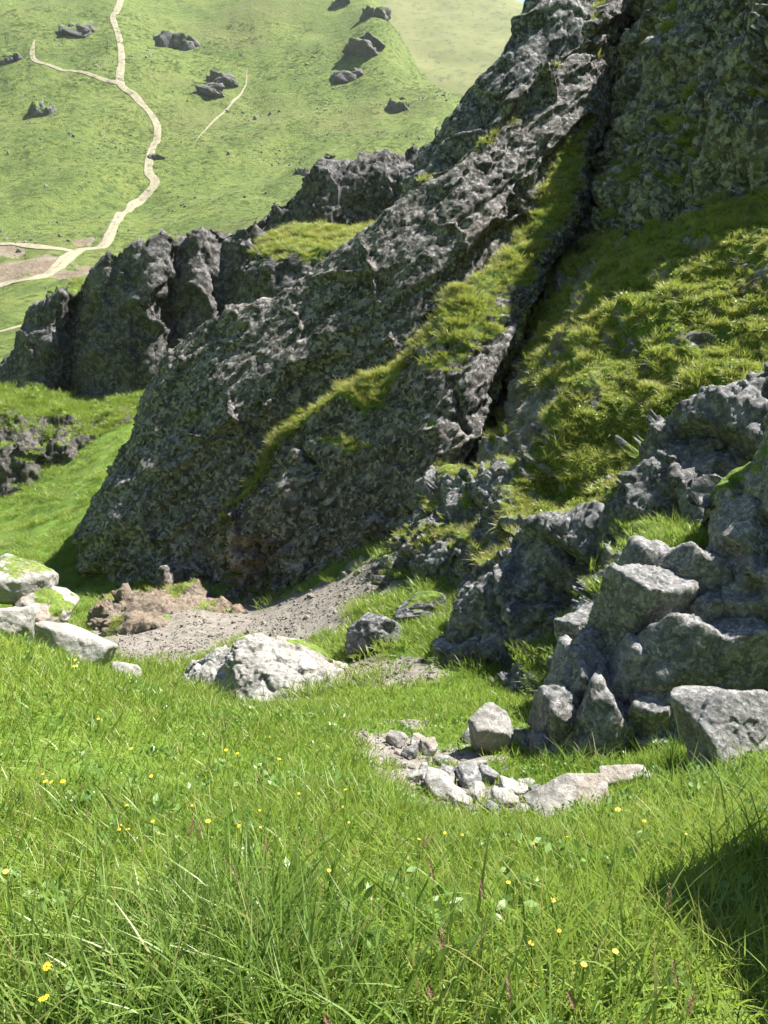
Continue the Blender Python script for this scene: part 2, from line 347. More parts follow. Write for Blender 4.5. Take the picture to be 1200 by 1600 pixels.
    PATCH[label] = (o, P, normals(P)*(-1 if flip else 1), tm)
    return o
_a = np.array([.74, .25, .62]); _a /= np.linalg.norm(_a); DIAG = np.eye(3) - .62*np.outer(_a, _a)      # beds dip along this line
# -- the big shaded wall and the rib in front of it
W1 = [[(215,930,29.5),(205,850,29.5),(240,740,30),(270,640,30.5),(300,560,31)],
 [(152,948,25),(127,838,25.2),(181,720,25.6),(225,620,26),(246,572,26.4)],
 [(210,960,23.2),(206,840,23.6),(245,720,24.1),(272,610,24.6),(292,518,25.4)],
 [(290,960,22.6),(300,840,22.9),(330,700,23.3),(362,580,23.7),(402,474,24.6)],
 [(400,955,22.2),(420,830,22.5),(450,680,22.9),(482,540,23.3),(522,400,24.2)],
 [(520,900,21.8),(540,780,22.1),(560,650,22.5),(580,500,23),(607,338,24)],
 [(600,850,21.6),(620,720,22),(640,580,22.5),(650,430,23),(664,283,24.2)],
 [(690,740,22.4),(705,640,22.6),(720,520,23.1),(735,380,23.3),(722,252,24.1)],
 [(760,600,23.0),(775,500,23.3),(790,400,23.7),(798,290,24.2),(800,170,25)],
 [(820,480,23.5),(835,400,23.9),(850,300,24.3),(860,200,24.8),(868,98,25.7)],
 [(860,420,24),(875,340,24.5),(895,250,25.0),(915,150,25.6),(930,45,26.4)],
 [(900,360,25),(920,280,25.6),(940,190,26.1),(960,80,26.8),(975,-40,27.6)]]
W1 = [[(p[0], p[1], p[2] - .9*i/4) for i, p in enumerate(r)] for r in W1]
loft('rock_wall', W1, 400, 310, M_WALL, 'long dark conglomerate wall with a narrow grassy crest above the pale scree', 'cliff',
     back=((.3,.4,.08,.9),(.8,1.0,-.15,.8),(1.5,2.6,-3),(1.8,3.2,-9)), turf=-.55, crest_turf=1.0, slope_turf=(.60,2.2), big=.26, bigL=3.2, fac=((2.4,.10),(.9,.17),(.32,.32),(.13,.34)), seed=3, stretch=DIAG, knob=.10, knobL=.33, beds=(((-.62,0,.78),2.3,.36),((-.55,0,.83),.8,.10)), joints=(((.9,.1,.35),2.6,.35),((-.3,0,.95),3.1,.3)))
B1 = [[(322,960,23.0),(326,905,23.0),(331,860,23.1),(338,822,23.3)],
 [(352,955,21.9),(350,895,22.0),(348,850,22.1),(352,795,22.5)],
 [(400,950,21.4),(395,880,21.5),(388,820,21.6),(386,757,22.0)],
 [(460,925,21.0),(455,840,21.1),(445,760,21.3),(432,690,21.9)],
 [(540,885,20.4),(535,800,20.5),(520,720,20.8),(507,642,21.5)],
 [(612,842,19.6),(612,750,19.7),(604,670,20.1),(597,590,21.0)],
 [(655,800,18.9),(660,700,19.1),(655,620,19.6),(645,555,20.6)],
 [(712,745,18.9),(722,640,19.1),(716,560,19.6),(698,478,20.7)],
 [(765,640,19.5),(776,560,19.8),(772,500,20.3),(754,436,21.2)],
 [(800,520,20.8,-.08),(812,470,21.1,-.08),(815,420,21.6,-.08),(805,378,22.4,-.08)],
 [(850,440,22,-.08),(865,390,22.3,-.08),(868,340,22.8,-.08),(855,290,23.6,-.08)],
 [(890,370,23.3,-.08),(905,310,23.6,-.08),(905,240,24.2,-.08),(888,185,25,-.08)],
 [(925,250,25,-.08),(935,190,25.3,-.08),(935,130,25.8,-.08),(922,70,26.6,-.08)],
 [(960,150,26.5),(965,100,26.8),(965,40,27.2),(950,-30,28)]]
loft('rock_rib', B1, 420, 230, M_WALL, 'lower rock rib with sunlit right flank standing before the dark wall', 'cliff',
     back=((.1,.35,.08,.9),(.2,.9,.1,.9),(.3,1.8,-.6),(.3,2.4,-2)), turf=-.5, crest_turf=.05, slope_turf=(.58,2.4), big=.28, bigL=2.2, fac=((1.8,.12),(.8,.2),(.32,.36),(.13,.36)), seed=23, stretch=DIAG, knob=.10, knobL=.3, beds=(((-.62,0,.78),1.9,.3),((-.5,0,.86),.7,.09)), joints=(((.85,.1,.5),2.2,.35),((-.4,0,.9),2.7,.3)))
loft('rock_fin', [[(640,420,35),(660,340,35),(680,260,35.5),(690,200,36)],[(606,430,32),(622,345,32),(643,275,32),(652,236,32.2)],[(680,420,31),(688,320,31.4),(700,230,31.4),(712,158,31.7)],[(740,380,30.8),(748,270,31.2),(758,180,31.3),(772,106,31.7)],
 [(790,330,30.8),(795,200,31.3),(802,110,31.5),(812,18,32)],[(850,280,31),(852,150,31.6),(860,40,31.8),(866,-60,32.4)],[(930,200,32),(930,60,32.6),(935,-60,33.4),(940,-150,34)]],
 230, 220, M_CLIFF, 'steep bare rock fin rising behind the long wall against the far hillside', 'cliff', back=((.5,.5,0),(1.2,2,-2),(2,4,-9)), turf=-.8, big=.35, bigL=3, fac=((2.2,.14),(.8,.2),(.3,.3)), seed=41, stretch=DIAG, beds=(((-.62,0,.78),2.0,.5),), joints=(((.9,.1,.3),2.4,.3),))
# -- upper right cliff
UR = [[(850,470,26.0),(872,400,26.4),(905,280,27),(935,150,27.8),(970,40,28.6),(985,-30,29.2)],
 [(905,450,24.4),(925,350,24.7),(950,230,25.3),(972,110,26),(992,10,26.7),(1010,-50,27.3)],
 [(975,410,21.6),(998,300,21.8),(1015,200,22.3),(1032,90,22.9),(1048,0,23.5),(1060,-60,24)],
 [(1060,385,19.2),(1072,290,19.4),(1088,200,19.8),(1100,100,20.3),(1110,0,20.8),(1120,-70,21.4)],
 [(1140,375,17.6),(1148,280,17.8),(1158,190,18.1),(1170,90,18.5),(1180,0,18.9),(1190,-80,19.5)],
 [(1230,320,16.5),(1238,230,16.6),(1250,150,16.8),(1260,50,17.1),(1270,-30,17.5),(1280,-100,18.1)],
 [(1380,260,15.5),(1385,180,15.6),(1390,100,15.8),(1400,0,16.1),(1410,-70,16.5),(1420,-130,17.1)]]
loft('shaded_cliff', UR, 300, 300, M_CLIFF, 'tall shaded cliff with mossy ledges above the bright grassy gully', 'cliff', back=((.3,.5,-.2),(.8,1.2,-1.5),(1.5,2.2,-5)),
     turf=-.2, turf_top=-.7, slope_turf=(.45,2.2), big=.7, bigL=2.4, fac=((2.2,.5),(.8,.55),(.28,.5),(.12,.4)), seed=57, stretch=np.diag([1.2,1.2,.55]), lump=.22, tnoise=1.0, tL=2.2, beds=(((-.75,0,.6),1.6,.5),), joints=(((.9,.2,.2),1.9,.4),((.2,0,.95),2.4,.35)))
# -- bright grassy gully
GS = [[(600,880,19.4,-.2),(660,800,20.6,-.3),(720,720,21.8,-.3),(790,600,22.8),(830,490,24),(880,390,26.6)],
 [(690,880,15.6,-.2),(745,790,16.7,-.45),(795,680,18.0,-.35),(840,560,19.6),(872,475,21.6),(915,385,24)],
 [(790,870,13.6),(830,780,14.4),(870,660,15.4),(910,540,16.7),(940,460,18.2),(985,365,21.3)],
 [(880,840,13.0),(920,750,13.7),(960,640,14.6),(1000,510,15.9),(1030,430,17.1),(1062,345,19)],
 [(960,800,12.7),(1000,710,13.3),(1040,600,14.2),(1080,480,15.3),(1110,410,16.2),(1140,335,17.6)],
 [(1060,740,12.4),(1100,650,12.9),(1140,550,13.7),(1180,440,14.8),(1210,370,15.6),(1240,280,16.8)],
 [(1200,690,12.0),(1240,600,12.5),(1280,500,13.3),(1320,380,14.4),(1350,310,15.1),(1380,220,16)]]
loft('grassy_gully', GS, 240, 240, M_TURFROCK, 'steep sunlit yellow-green gully slope of tufted turf below the shaded cliff', 'slope', kind='structure', turf=.22, slope_turf=(.6,1.6), big=.40, bigL=1.5, fac=((.8,.5),(.3,.5)), seed=71, lump=.34, tnoise=1.0, tL=1.3)
# -- lit ribs at the gully's mouth
loft('rock_ribs', [[(575,930,17.6),(578,905,17.6),(590,880,17.8),(615,845,18.4),(640,800,19.2)],[(610,925,16.6),(615,885,16.7),(635,845,17),(655,805,17.6),(680,760,18.6)],[(670,910,15.6),(672,872,15.6),(690,830,15.9),(705,790,16.5),(725,740,17.3)],
 [(705,925,15.1),(712,885,15.1),(720,845,15.3),(742,800,15.8),(765,745,16.6)],[(740,920,13.9),(750,880,13.9),(762,830,14.2),(780,780,14.8),(800,730,15.8)],[(800,905,13.2),(805,870,13.2),(815,835,13.4),(830,800,13.9),(845,760,14.8)],[(860,900,13.2),(862,870,13.4),(865,840,13.6),(870,810,14),(880,780,14.8)]],
 240, 170, M_MID, 'lit grey rock ribs with grass strips at the mouth of the gully', 'outcrop', back=((.2,.4,-.1,.6),(.4,1,-.7)), turf=-.30, slope_turf=(.66,2.2), big=.42, bigL=1.3, fac=((1.0,.4),(.4,.5),(.15,.4)), seed=83, lump=.1)
# -- middle outcrop
MO = [[(760,1055,13),(752,1010,13),(758,960,13),(775,915,13.2)],
 [(712,1078,11.6),(706,1015,11.5),(716,955,11.5),(738,902,11.9)],
 [(765,1090,10.9),(772,1010,10.8),(785,940,10.9),(802,872,11.3)],
 [(850,1080,10.5),(850,990,10.4),(862,910,10.5),(878,826,10.9)],
 [(930,1030,10.2),(930,930,10.1),(938,860,10.2),(950,780,10.6)],
 [(1000,990,9.8),(1005,880,9.8),(1015,800,9.9),(1032,708,10.3)],
 [(1080,950,9.5),(1090,820,9.5),(1100,740,9.6),(1112,650,10)],
 [(1180,920,9.3),(1190,770,9.3),(1200,690,9.4),(1208,595,9.8)],
 [(1320,880,9),(1330,720,9.0),(1340,640,9.1),(1350,555,9.5)]]
loft('middle_outcrop', MO, 370, 200, M_MID, 'dark fissured grey outcrop running down below the grassy gully', 'outcrop', back=((.2,.4,.02,.5),(.5,1.2,-.4,.3),(1,2.2,-1.4)), turf=-1.1, slope_turf=(.72,2.0), big=.30, bigL=1.3, fac=((1.2,.5),(.45,.42),(.17,.4),(.07,.35)), seed=97, stretch=np.array([[1, 0, .4], [0, 1, 0], [-.25, 0, .7]]), lump=.08, beds=(((-.6,0,.8),.9,.25),), joints=(((.9,.1,.3),1.1,.25),))
loft('rock_spur', [[(735,1100,10.6),(735,1090,10.6),(738,1080,10.7)],[(770,1110,10),(775,1085,10),(782,1062,10.3)],[(830,1110,9.6),(828,1070,9.7),(832,1030,10.1)],[(880,1090,9.4),(872,1040,9.5),(874,1003,9.9)],[(930,1060,9.3),(915,1015,9.4),(915,978,9.8)],[(960,1020,9.6),(950,985,9.7),(950,955,10)]],
 170, 100, M_MID, 'low rock spur with a sunlit edge at the foot of the dark outcrop', 'outcrop', back=((.1,.25,-.02,.3),(.3,.7,-.5)), turf=-.5, big=.2, bigL=.7, fac=((.5,.4),(.2,.5),(.08,.4)), seed=111)
# -- far cliff on the left, its ledge and the turf terrace before it
W3 = [[(-30,640,53),(-10,590,53),(30,530,53),(75,470,53)],[(0,665,46),(8,605,46),(38,530,46.4),(58,482,47.2)],[(62,665,43.8),(64,600,43.8),(72,540,44.2),(92,462,45.4)],[(112,665,45.6),(115,600,45.8),(122,530,46.5),(128,446,47.5)],
 [(150,655,43.2),(150,580,43.3),(152,500,43.6),(158,404,44.6)],[(230,640,42.4),(230,560,42.5),(236,470,42.8),(244,380,43.8)],[(264,620,44),(266,540,44.2),(268,460,44.6),(272,372,45.6)],[(305,605,43.0),(305,520,43.2),(306,440,43.6),(312,360,44.6)],[(345,590,44.3),(348,500,44.4),(352,420,44.8),(352,362,45.4)],[(375,570,43.6),(376,490,43.8),(380,420,44.2),(384,350,45)],
 [(450,530,44),(450,450,44.2),(440,390,44.7),(425,326,45.7)],[(500,490,44.4),(502,400,44.6),(490,340,45),(478,278,46.2)],[(520,480,44.0),(522,400,44.2),(520,330,44.6),(515,256,46)],[(580,440,44.5),(578,360,44.7),(570,300,45.2),(562,245,46.5)],[(660,410,44.5),(650,330,44.8),(645,280,45.4),(645,236,47)],[(760,390,46),(750,300,46.5),(730,260,47.4),(720,225,49)]]
W3 = [[(p[0], p[1], p[2] - 1.1*i/3) for i, p in enumerate(r)] for r in W3]
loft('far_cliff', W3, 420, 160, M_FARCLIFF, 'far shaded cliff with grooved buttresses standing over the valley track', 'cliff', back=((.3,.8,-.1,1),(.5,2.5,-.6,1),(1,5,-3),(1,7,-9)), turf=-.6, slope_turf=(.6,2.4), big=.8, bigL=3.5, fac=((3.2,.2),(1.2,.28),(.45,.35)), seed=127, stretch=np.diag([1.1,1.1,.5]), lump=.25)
loft('ledge_buttress', [[(372,520,38.5),(375,450,38.6),(384,410,38.8),(402,386,39.6,.6),(432,364,41,1)],[(420,520,35.5),(424,450,35.6),(430,402,36),(456,376,37.8,.8),(472,355,40,1)],[(480,490,34.4),(484,440,34.5),(490,405,34.9),(506,380,36.8,.9),(522,355,39.6,1)],[(540,450,34.2),(545,410,34.4),(550,388,34.8),(562,372,36.6,.9),(572,355,39.4,1)],[(620,410,34.2),(622,385,34.5),(625,365,35),(630,352,36.6,.9),(640,342,39.4,1)]],
 150, 150, M_FARCLIFF, 'rock buttress topped by a smooth grassy ledge before the far cliff', 'outcrop', back=((.1,1.5,-.3,.5),(0,3,-2)), turf=-.5, slope_turf=(.6,2), big=.35, bigL=1.6, fac=((1.2,.35),(.45,.4)), seed=139)
loft('turf_terrace', [[(-80,840,35.4),(-80,760,35.5),(-80,690,35.9),(-80,640,37)],[(0,815,35.2),(0,745,35.4),(0,690,35.9),(0,642,37)],[(45,800,35.3),(46,735,35.4),(48,690,36),(50,652,37.2)],[(75,785,36),(76,730,36.2),(78,690,36.6),(80,656,37.6)],[(105,760,35.6),(107,715,35.8),(110,685,36.3),(112,656,37.6)],[(150,725,36.4),(150,700,36.6),(152,678,37),(155,652,38.4)],[(195,700,37.4),(195,682,37.6),(195,664,38),(200,640,39.6)],[(240,670,39),(240,655,39.2),(242,642,39.6),(245,622,41.2)]],
 210, 120, M_TERRACE, 'grass terrace with an overgrown broken edge below the far cliff', 'slope', kind='structure', back=((0,1.5,0,1),(0,4,-.2,1),(0,7,-1.2,1)), turf=-.5, slope_turf=(.66,2.6), big=.6, bigL=1.8, fac=((1.2,.4),(.45,.45)), seed=151, lump=.45, tnoise=1.0)
N = NT('far_hill_grass'); c = N.mix(N.ramp(N.noise(.03, 6, .65), .3, .7), (.135, .15, .042), (.18, .185, .058)); c = N.mix(N.ramp(N.noise(.15, 6, .7), .5, .68), c, (.07, .095, .028)); N.l(c, N.b.inputs['Base Color']); N.b.inputs['Roughness'].default_value = 1
fh = np.array([[at(px, py, d) for py, d in ((260, 620), (140, 680), (40, 760), (ytop, 850), (ytop+40, 1000))] for px, ytop in ((420,-60),(560,-45),(680,-25),(780,-10),(815,4),(850,14),(950,40),(1200,60))])
fh = crom(np.swapaxes(crom(fh, np.linspace(0, 1, 120)), 0, 1), np.linspace(0, 1, 100)); fh[..., 2] += 5*fbm(fh, 70, 4, 33); ii = np.arange(12000).reshape(100, 120)
o = link('far_hill', mesh_np('far_hill', fh.reshape(-1, 3), np.stack([ii[:-1, :-1].ravel(), ii[:-1, 1:].ravel(), ii[1:, 1:].ravel(), ii[1:, :-1].ravel()], -1), N.m)); tag(o, 'hazy yellow-green hill beyond the far spur', 'hill', kind='structure')
# -- tall crag at the right and the heap of blocks
loft('right_crag', [[(1165,1075,8.2),(1150,950,8.2),(1148,870,8.2),(1156,800,8.2)],[(1146,1085,7),(1126,960,7),(1119,880,7),(1124,800,7.2)],[(1190,1100,6.3),(1175,960,6.35),(1168,870,6.45),(1165,768,6.9)],[(1280,1110,6),(1280,960,6.05),(1280,860,6.1),(1270,660,6.5)],[(1400,1110,5.9),(1400,960,5.9),(1400,800,6.0),(1400,480,6.4)],[(1550,1110,5.9),(1550,960,5.9),(1550,760,6.0),(1550,380,6.4)]],
 170, 170, M_BLOCK, 'tall weathered grey crag rising beside the heap of fallen blocks', 'outcrop', back=((.1,.3,0),(.3,1,-.3),(.4,1.6,-2)), turf=-.8, big=.22, bigL=.9, fac=((.8,.3),(.3,.35),(.1,.3)), seed=163)
loft('block_bank', [[(835,1215,6.7),(840,1180,6.75),(850,1140,6.9),(880,1090,7.2),(900,1060,7.6)],[(900,1215,6.5),(900,1160,6.55),(905,1100,6.75),(920,1030,7.2),(935,980,7.6)],[(970,1215,6.35),(975,1150,6.45),(975,1070,6.7),(975,990,7.1),(985,915,7.7)],[(1050,1215,6.2),(1050,1140,6.3),(1045,1050,6.6),(1035,960,7.1),(1035,895,7.8)],[(1120,1200,6.1),(1120,1120,6.25),(1115,1040,6.6),(1105,960,7.1),(1095,880,7.9)],[(1220,1180,6.2),(1220,1100,6.35),(1220,1030,6.6),(1215,960,7.2),(1210,870,8)]],
 260, 190, M_BLOCK, 'shady jumbled bank of broken rock under the big fallen blocks', 'outcrop', back=((.1,.4,.0,.2),(.2,.9,-.4,.2),(.3,1.4,-1.2)), turf=-.6, slope_turf=(.75,2), big=.2, bigL=.7, fac=((.7,.8),(.28,.6),(.1,.45)), seed=173)
loft('turf_knoll', [[(985,880,8.6),(990,862,8.8),(1005,845,9.2)],[(1030,905,7.9),(1030,870,8.3),(1030,838,9)],[(1080,910,7.8),(1080,870,8.3),(1080,838,9)],[(1130,905,7.8),(1130,870,8.3),(1130,835,9)]], 90, 60, M_TURFROCK, 'small sunlit grass knoll between the crag and the fallen blocks', 'slope', kind='structure', back=((0,.6,-.1,.6),(0,1.2,-.5)), turf=.7, big=.08, bigL=.5, fac=((.3,.4),), seed=181, lump=.05)
# -- the pale boulder and the earth bank behind it
loft('pale_boulder', [[(300,1078,12.6),(296,1070,12.6),(297,1062,12.6),(302,1056,12.7)],[(286,1092,11.9),(283,1076,11.9),(286,1064,11.95),(294,1054,12.1)],[(312,1104,11.45),(309,1078,11.5),(312,1052,11.6),(322,1036,11.9)],[(352,1110,11.3),(350,1078,11.3),(350,1046,11.5),(356,1030,11.8)],[(366,1110,11.15),(364,1062,11.2),(364,1030,11.3),(374,1012,11.5)],[(410,1114,11.0),(411,1062,11.15),(414,1030,11.4),(422,1008,11.75)],[(462,1118,11.0),(466,1072,11.2),(470,1040,11.4),(468,1017,11.8)],[(512,1120,11.25),(518,1084,11.35),(520,1058,11.5),(512,1036,11.9)],[(540,1118,11.8),(554,1092,11.75),(550,1074,11.9),(540,1060,12.2)],[(530,1090,12.8),(532,1082,12.8),(528,1072,12.8),(518,1060,12.8)]],
 240, 160, M_PALE, 'big pale limestone boulder half sunk in the meadow edge', 'boulder', back=((0,.15,.01),(0,.45,-.12),(0,.8,-.7)), turf=-1.2, slope_turf=(.9,1.0), big=.09, bigL=.6, fac=((.7,.18),(.28,.24),(.1,.28)), seed=191)
loft('earth_bank', [[(118,985,23),(122,975,22.8),(130,965,22.8)],[(140,1010,19.5),(150,985,19.5),(165,950,20.2)],[(200,1010,18.6),(205,980,18.7),(205,940,19.8)],[(270,1000,18.8),(272,975,19.2),(270,938,20.6)],[(340,990,19.4),(345,965,20),(345,935,21.4)],[(420,970,20.2),(425,955,20.6),(425,935,21.8)],[(500,930,20.6),(505,915,20.9),(510,895,21.6)]],
 200, 90, M_EARTH, 'crumbling bank of brown earth and stones at the foot of the wall', 'earth bank', back=((.1,.8,-.1,.3),(.2,1.6,-.8)), turf=-.55, slope_turf=(.75,1.5), big=.35, bigL=1.0, fac=((.6,.5),(.25,.5),(.1,.4)), seed=201, tnoise=1.2)
# ------------------------------------------------------------------ free stones
def ico(sub):
    import bmesh
    bm = bmesh.new(); bmesh.ops.create_icosphere(bm, subdivisions=sub, radius=1.0)
    bm.verts.ensure_lookup_table(); V = np.array([v.co[:] for v in bm.verts]); F = np.array([[v.index for v in f.verts] for f in bm.faces]); bm.free(); return V, F
ICO = {k: ico(k) for k in (3, 4, 5, 6)}
def rock_mesh(name, seed, mat, sub=5, planes=16, rough=.05, sharp=34.0, turf=0.0, smooth=True):
    r = np.random.default_rng(seed); V, F = ICO[sub]
    n = r.normal(size=(planes, 3)); n /= np.linalg.norm(n, axis=1, keepdims=True)
    n = np.vstack([n, np.eye(3), -np.eye(3)]); dd = np.concatenate([r.uniform(.62, 1.0, planes), r.uniform(.85, 1.0, 6)])
    q = np.maximum(V @ n.T, 1e-3)/dd; rad = 1/((q**sharp).sum(1))**(1/sharp)
    P = V*rad[:, None]; off = r.uniform(-50, 50, 3)
    d = rough*fbm(P + off, .9, 4, seed) + rough*1.6*facet(P + off, .55, seed+3) + rough*1.2*facet(P + off, .2, seed+4)
    ns_ = r.normal(size=3); ns_ /= np.linalg.norm(ns_); x = (P @ ns_)/.26 + .5*fbm(P + off, .7, 3, seed+8); fx = np.floor(x).astype(np.int64)
    d = d + rough*.9*(_u(_h(fx, fx*0, fx*0 + 3, seed)) - .5)
    P = P + V*d[:, None]
    P = P + V*(.35*rough*fbm(P + off, .12, 3, seed+6))[:, None]
    nz = V[:, 2]
    return mesh_np(name, P, F, mat, smooth=smooth, attrs={'turf': np.full(len(P), 0.0) if not turf else sstep(.5, .9, nz + .5*fbm(P + off, .6, 3, seed+9))*turf})
def stone(name, label, cat, px, py, wpx, hpx, seed, mat, d=None, depth=1.0, rot=(0, 0, 0), sink=.25, sub=5, planes=16, group=None, parent=None, rough=.05, turf=0.0, sharp=34.0, smooth=True):
    """a stone whose foot is seen at (px, py); size read in photograph pixels at its distance"""
    if d is None: p, d = hit(px, py)
    else: p = at(px, py, d)
    sx, sz = wpx/FOC*d/2, hpx/FOC*d/2/.93; sy = sx*depth
    o = link(name, rock_mesh(name, seed, mat, sub, planes, rough, turf=turf, sharp=sharp, smooth=smooth), parent)
    o.location = (p[0], p[1] + sy*.6, p[2] + sz*(1 - 2*sink)); o.scale = (sx, sy, sz); o.rotation_euler = tuple(math.radians(a) for a in rot)
    if not parent: tag(o, label, cat, group)
    return o
stone('boulder', 'grey-white boulder with a rusty face at the edge of the meadow', 'boulder', 4, 1018, 78, 86, 301, M_PALE, d=6.6, rot=(0, 12, 10), sink=.2, rough=.06)
stone('boulder', 'rounded pale boulder topped with grass behind the rusty boulder', 'boulder', 20, 950, 110, 84, 302, M_PALE, d=8.4, rot=(0, 18, 20), sink=.25, turf=.6)
stone('rock_slab', 'long sloping pale slab sunk along the meadow edge', 'rock', 108, 1036, 140, 74, 303, M_PALE, d=7.6, depth=.6, rot=(0, 30, -12), sink=.3, planes=12)
stone('boulder', 'low turf-capped boulder between the pale slab and the rounded boulder', 'boulder', 60, 985, 110, 70, 304, M_PALE, d=8.2, rot=(0, 24, 0), sink=.3, turf=1.0)
stone('stone', 'small pale stone below the sloping slab', 'stone', 192, 1062, 50, 30, 305, M_PALE, d=9.5, rot=(0, 12, 30), sink=.3)
stone('upright_stone', 'upright tan angular stone balanced beside the bare hollow', 'stone', 768, 1198, 70, 96, 311, M_PALE, d=6.55, depth=.7, rot=(8, -14, 20), sink=.02, planes=9, rough=.025, sub=5)
stone('leaning_stone', 'narrow pale stone leaning at the foot of the upright stone', 'stone', 711, 1205, 26, 44, 312, M_PALE, d=6.5, rot=(0, -20, 10), sink=.1, planes=9, rough=.03, sub=4)
stone('stone', 'dark block in the shade left of the upright stone', 'stone', 738, 1190, 46, 52, 313, M_MID, d=6.8, rot=(0, 10, 40), sink=.1, planes=10, sub=4)
stone('rock_slab', 'flat tan slab under the upright stone', 'rock', 762, 1205, 70, 24, 314, M_PALE, d=6.5, rot=(5, -8, 0), sink=.3, planes=10, sub=4)
stone('rock_slab', 'broad flat pale slab with a cracked top in the long grass', 'rock', 888, 1282, 150, 46, 315, M_PALE, d=4.45, depth=.55, rot=(14, -6, 12), sink=.12, planes=10, rough=.03)
stone('rock_slab', 'smaller flat pale slab just above the broad cracked slab', 'rock', 982, 1236, 92, 34, 316, M_PALE, d=4.9, depth=.6, rot=(12, -10, -10), sink=.15, planes=10, rough=.03)
stone('boulder', 'square grey boulder with flat lit top in grass below the crag', 'boulder', 1158, 1222, 172, 150, 317, M_SQUARE, d=4.9, depth=.9, rot=(-12, -6, 24), sink=.14, planes=9, rough=.065, sub=6, sharp=60.0)
stone('boulder', 'ragged small outcrop boulder standing alone in the gully meadow', 'boulder', 582, 1022, 92, 66, 318, M_MID, depth=.7, rot=(0, -8, 0), sink=.15, rough=.13, planes=12)
stone('rock_ledge', 'low turf-topped rock ledge in the gully meadow', 'rock', 655, 968, 90, 40, 319, M_MID, depth=.6, rot=(0, -10, 0), sink=.3, rough=.09, turf=1.0)
stone('stone', 'white stone lying alone on the rib flank', 'stone', 790, 505, 22, 16, 320, M_PALE, d=20.4, sub=4)
# stones strewn in the bare hollow
HS = [(622,1168,24,14),(640,1185,20,12),(655,1170,26,16),(662,1205,22,13),(676,1225,30,16),(690,1195,34,22),(672,1180,28,18),(700,1225,26,16),(708,1250,30,18),(722,1215,22,15),(735,1230,34,18),(690,1248,40,22),
      (745,1252,26,14),(760,1225,24,18),(778,1240,30,16),(790,1262,40,24),(770,1275,44,24),(808,1250,34,20),(815,1275,30,22),(735,1275,30,14),(720,1262,24,12),(822,1232,26,16),(838,1250,30,16),(650,1222,16,10),(630,1200,14,9),(665,1240,18,10),(748,1208,22,14),(800,1225,22,14)]
for i, (px, py, a, b_) in enumerate(HS):
    q_ = rng.uniform(.55, 1.55); a *= q_; b_ *= q_*rng.uniform(.8, 1.4)
    stone('stone', ('dark grey loose stone strewn in the bare hollow' if i % 3 == 1 else 'pale loose stone strewn in the bare hollow'), 'stone', px, py, a, b_, 400+i, (M_PALE, M_BLOCK, M_PALE)[i % 3], rot=(rng.uniform(-15, 15), rng.uniform(-15, 15), rng.uniform(0, 180)), sub=4, planes=7, sharp=60.0, rough=.11, depth=rng.uniform(.6, 1.3), group=('dark stones' if i % 3 == 1 else 'pale stones') + ' strewn in the bare hollow', sink=rng.uniform(.2, .4))
# fallen blocks: parts of the bank they are wedged in
BANK = bpy.data.objects['block_bank']
BL0 = [(1010,975,100,92,7.1,(0,20,25)),(1052,1000,110,120,6.95,(10,30,10)),(995,1040,100,110,6.7,(5,10,35)),(940,1080,90,80,6.75,(0,-10,20)),(905,1130,110,90,6.6,(0,15,40)),(880,1190,90,90,6.45,(0,-5,10)),(935,1195,110,110,6.35,(0,10,30)),
      (1045,1110,120,120,6.4,(5,25,15)),(1020,1150,80,70,6.3,(0,-10,50)),(990,1110,80,90,6.45,(0,20,0)),(1090,1040,70,90,6.7,(0,15,20)),(960,1000,70,70,7.0,(0,5,30)),(1085,1180,80,70,6.2,(0,0,20)),(1030,1180,70,46,6.2,(0,10,10)),(925,1030,70,60,7.0,(0,-15,15)),(1075,935,80,50,7.4,(0,10,0)),(860,1200,56,46,6.3,(0,5,0)),(1150,1080,110,90,6.3,(0,10,25)),(1170,1010,90,80,6.5,(0,-5,10))]
for i, (px, py, a, b_, d, ro) in enumerate(BL0):
    a *= 1.25; b_ *= 1.7; py += 24; d += .05
    stone('block', None, None, px, py, a, b_, 500+i, M_BLOCK, d=d, depth=.8, rot=ro, sink=.12, planes=8, rough=.10, sharp=90.0, parent=BANK, sub=5 if a*b_ > 6000 else 4)
PX_ROCK = link('shadow_boulder', rock_mesh('shadow_boulder', 611, M_BLOCK, 5, 12, .07)); tag(PX_ROCK, 'big boulder on the right whose shadow falls over the meadow', 'boulder')
PX_ROCK.location = (1.78, 1.74, gz(np.array([[1.78, 1.74]]))[0] + .75); PX_ROCK.scale = (.52, .58, 1.38)
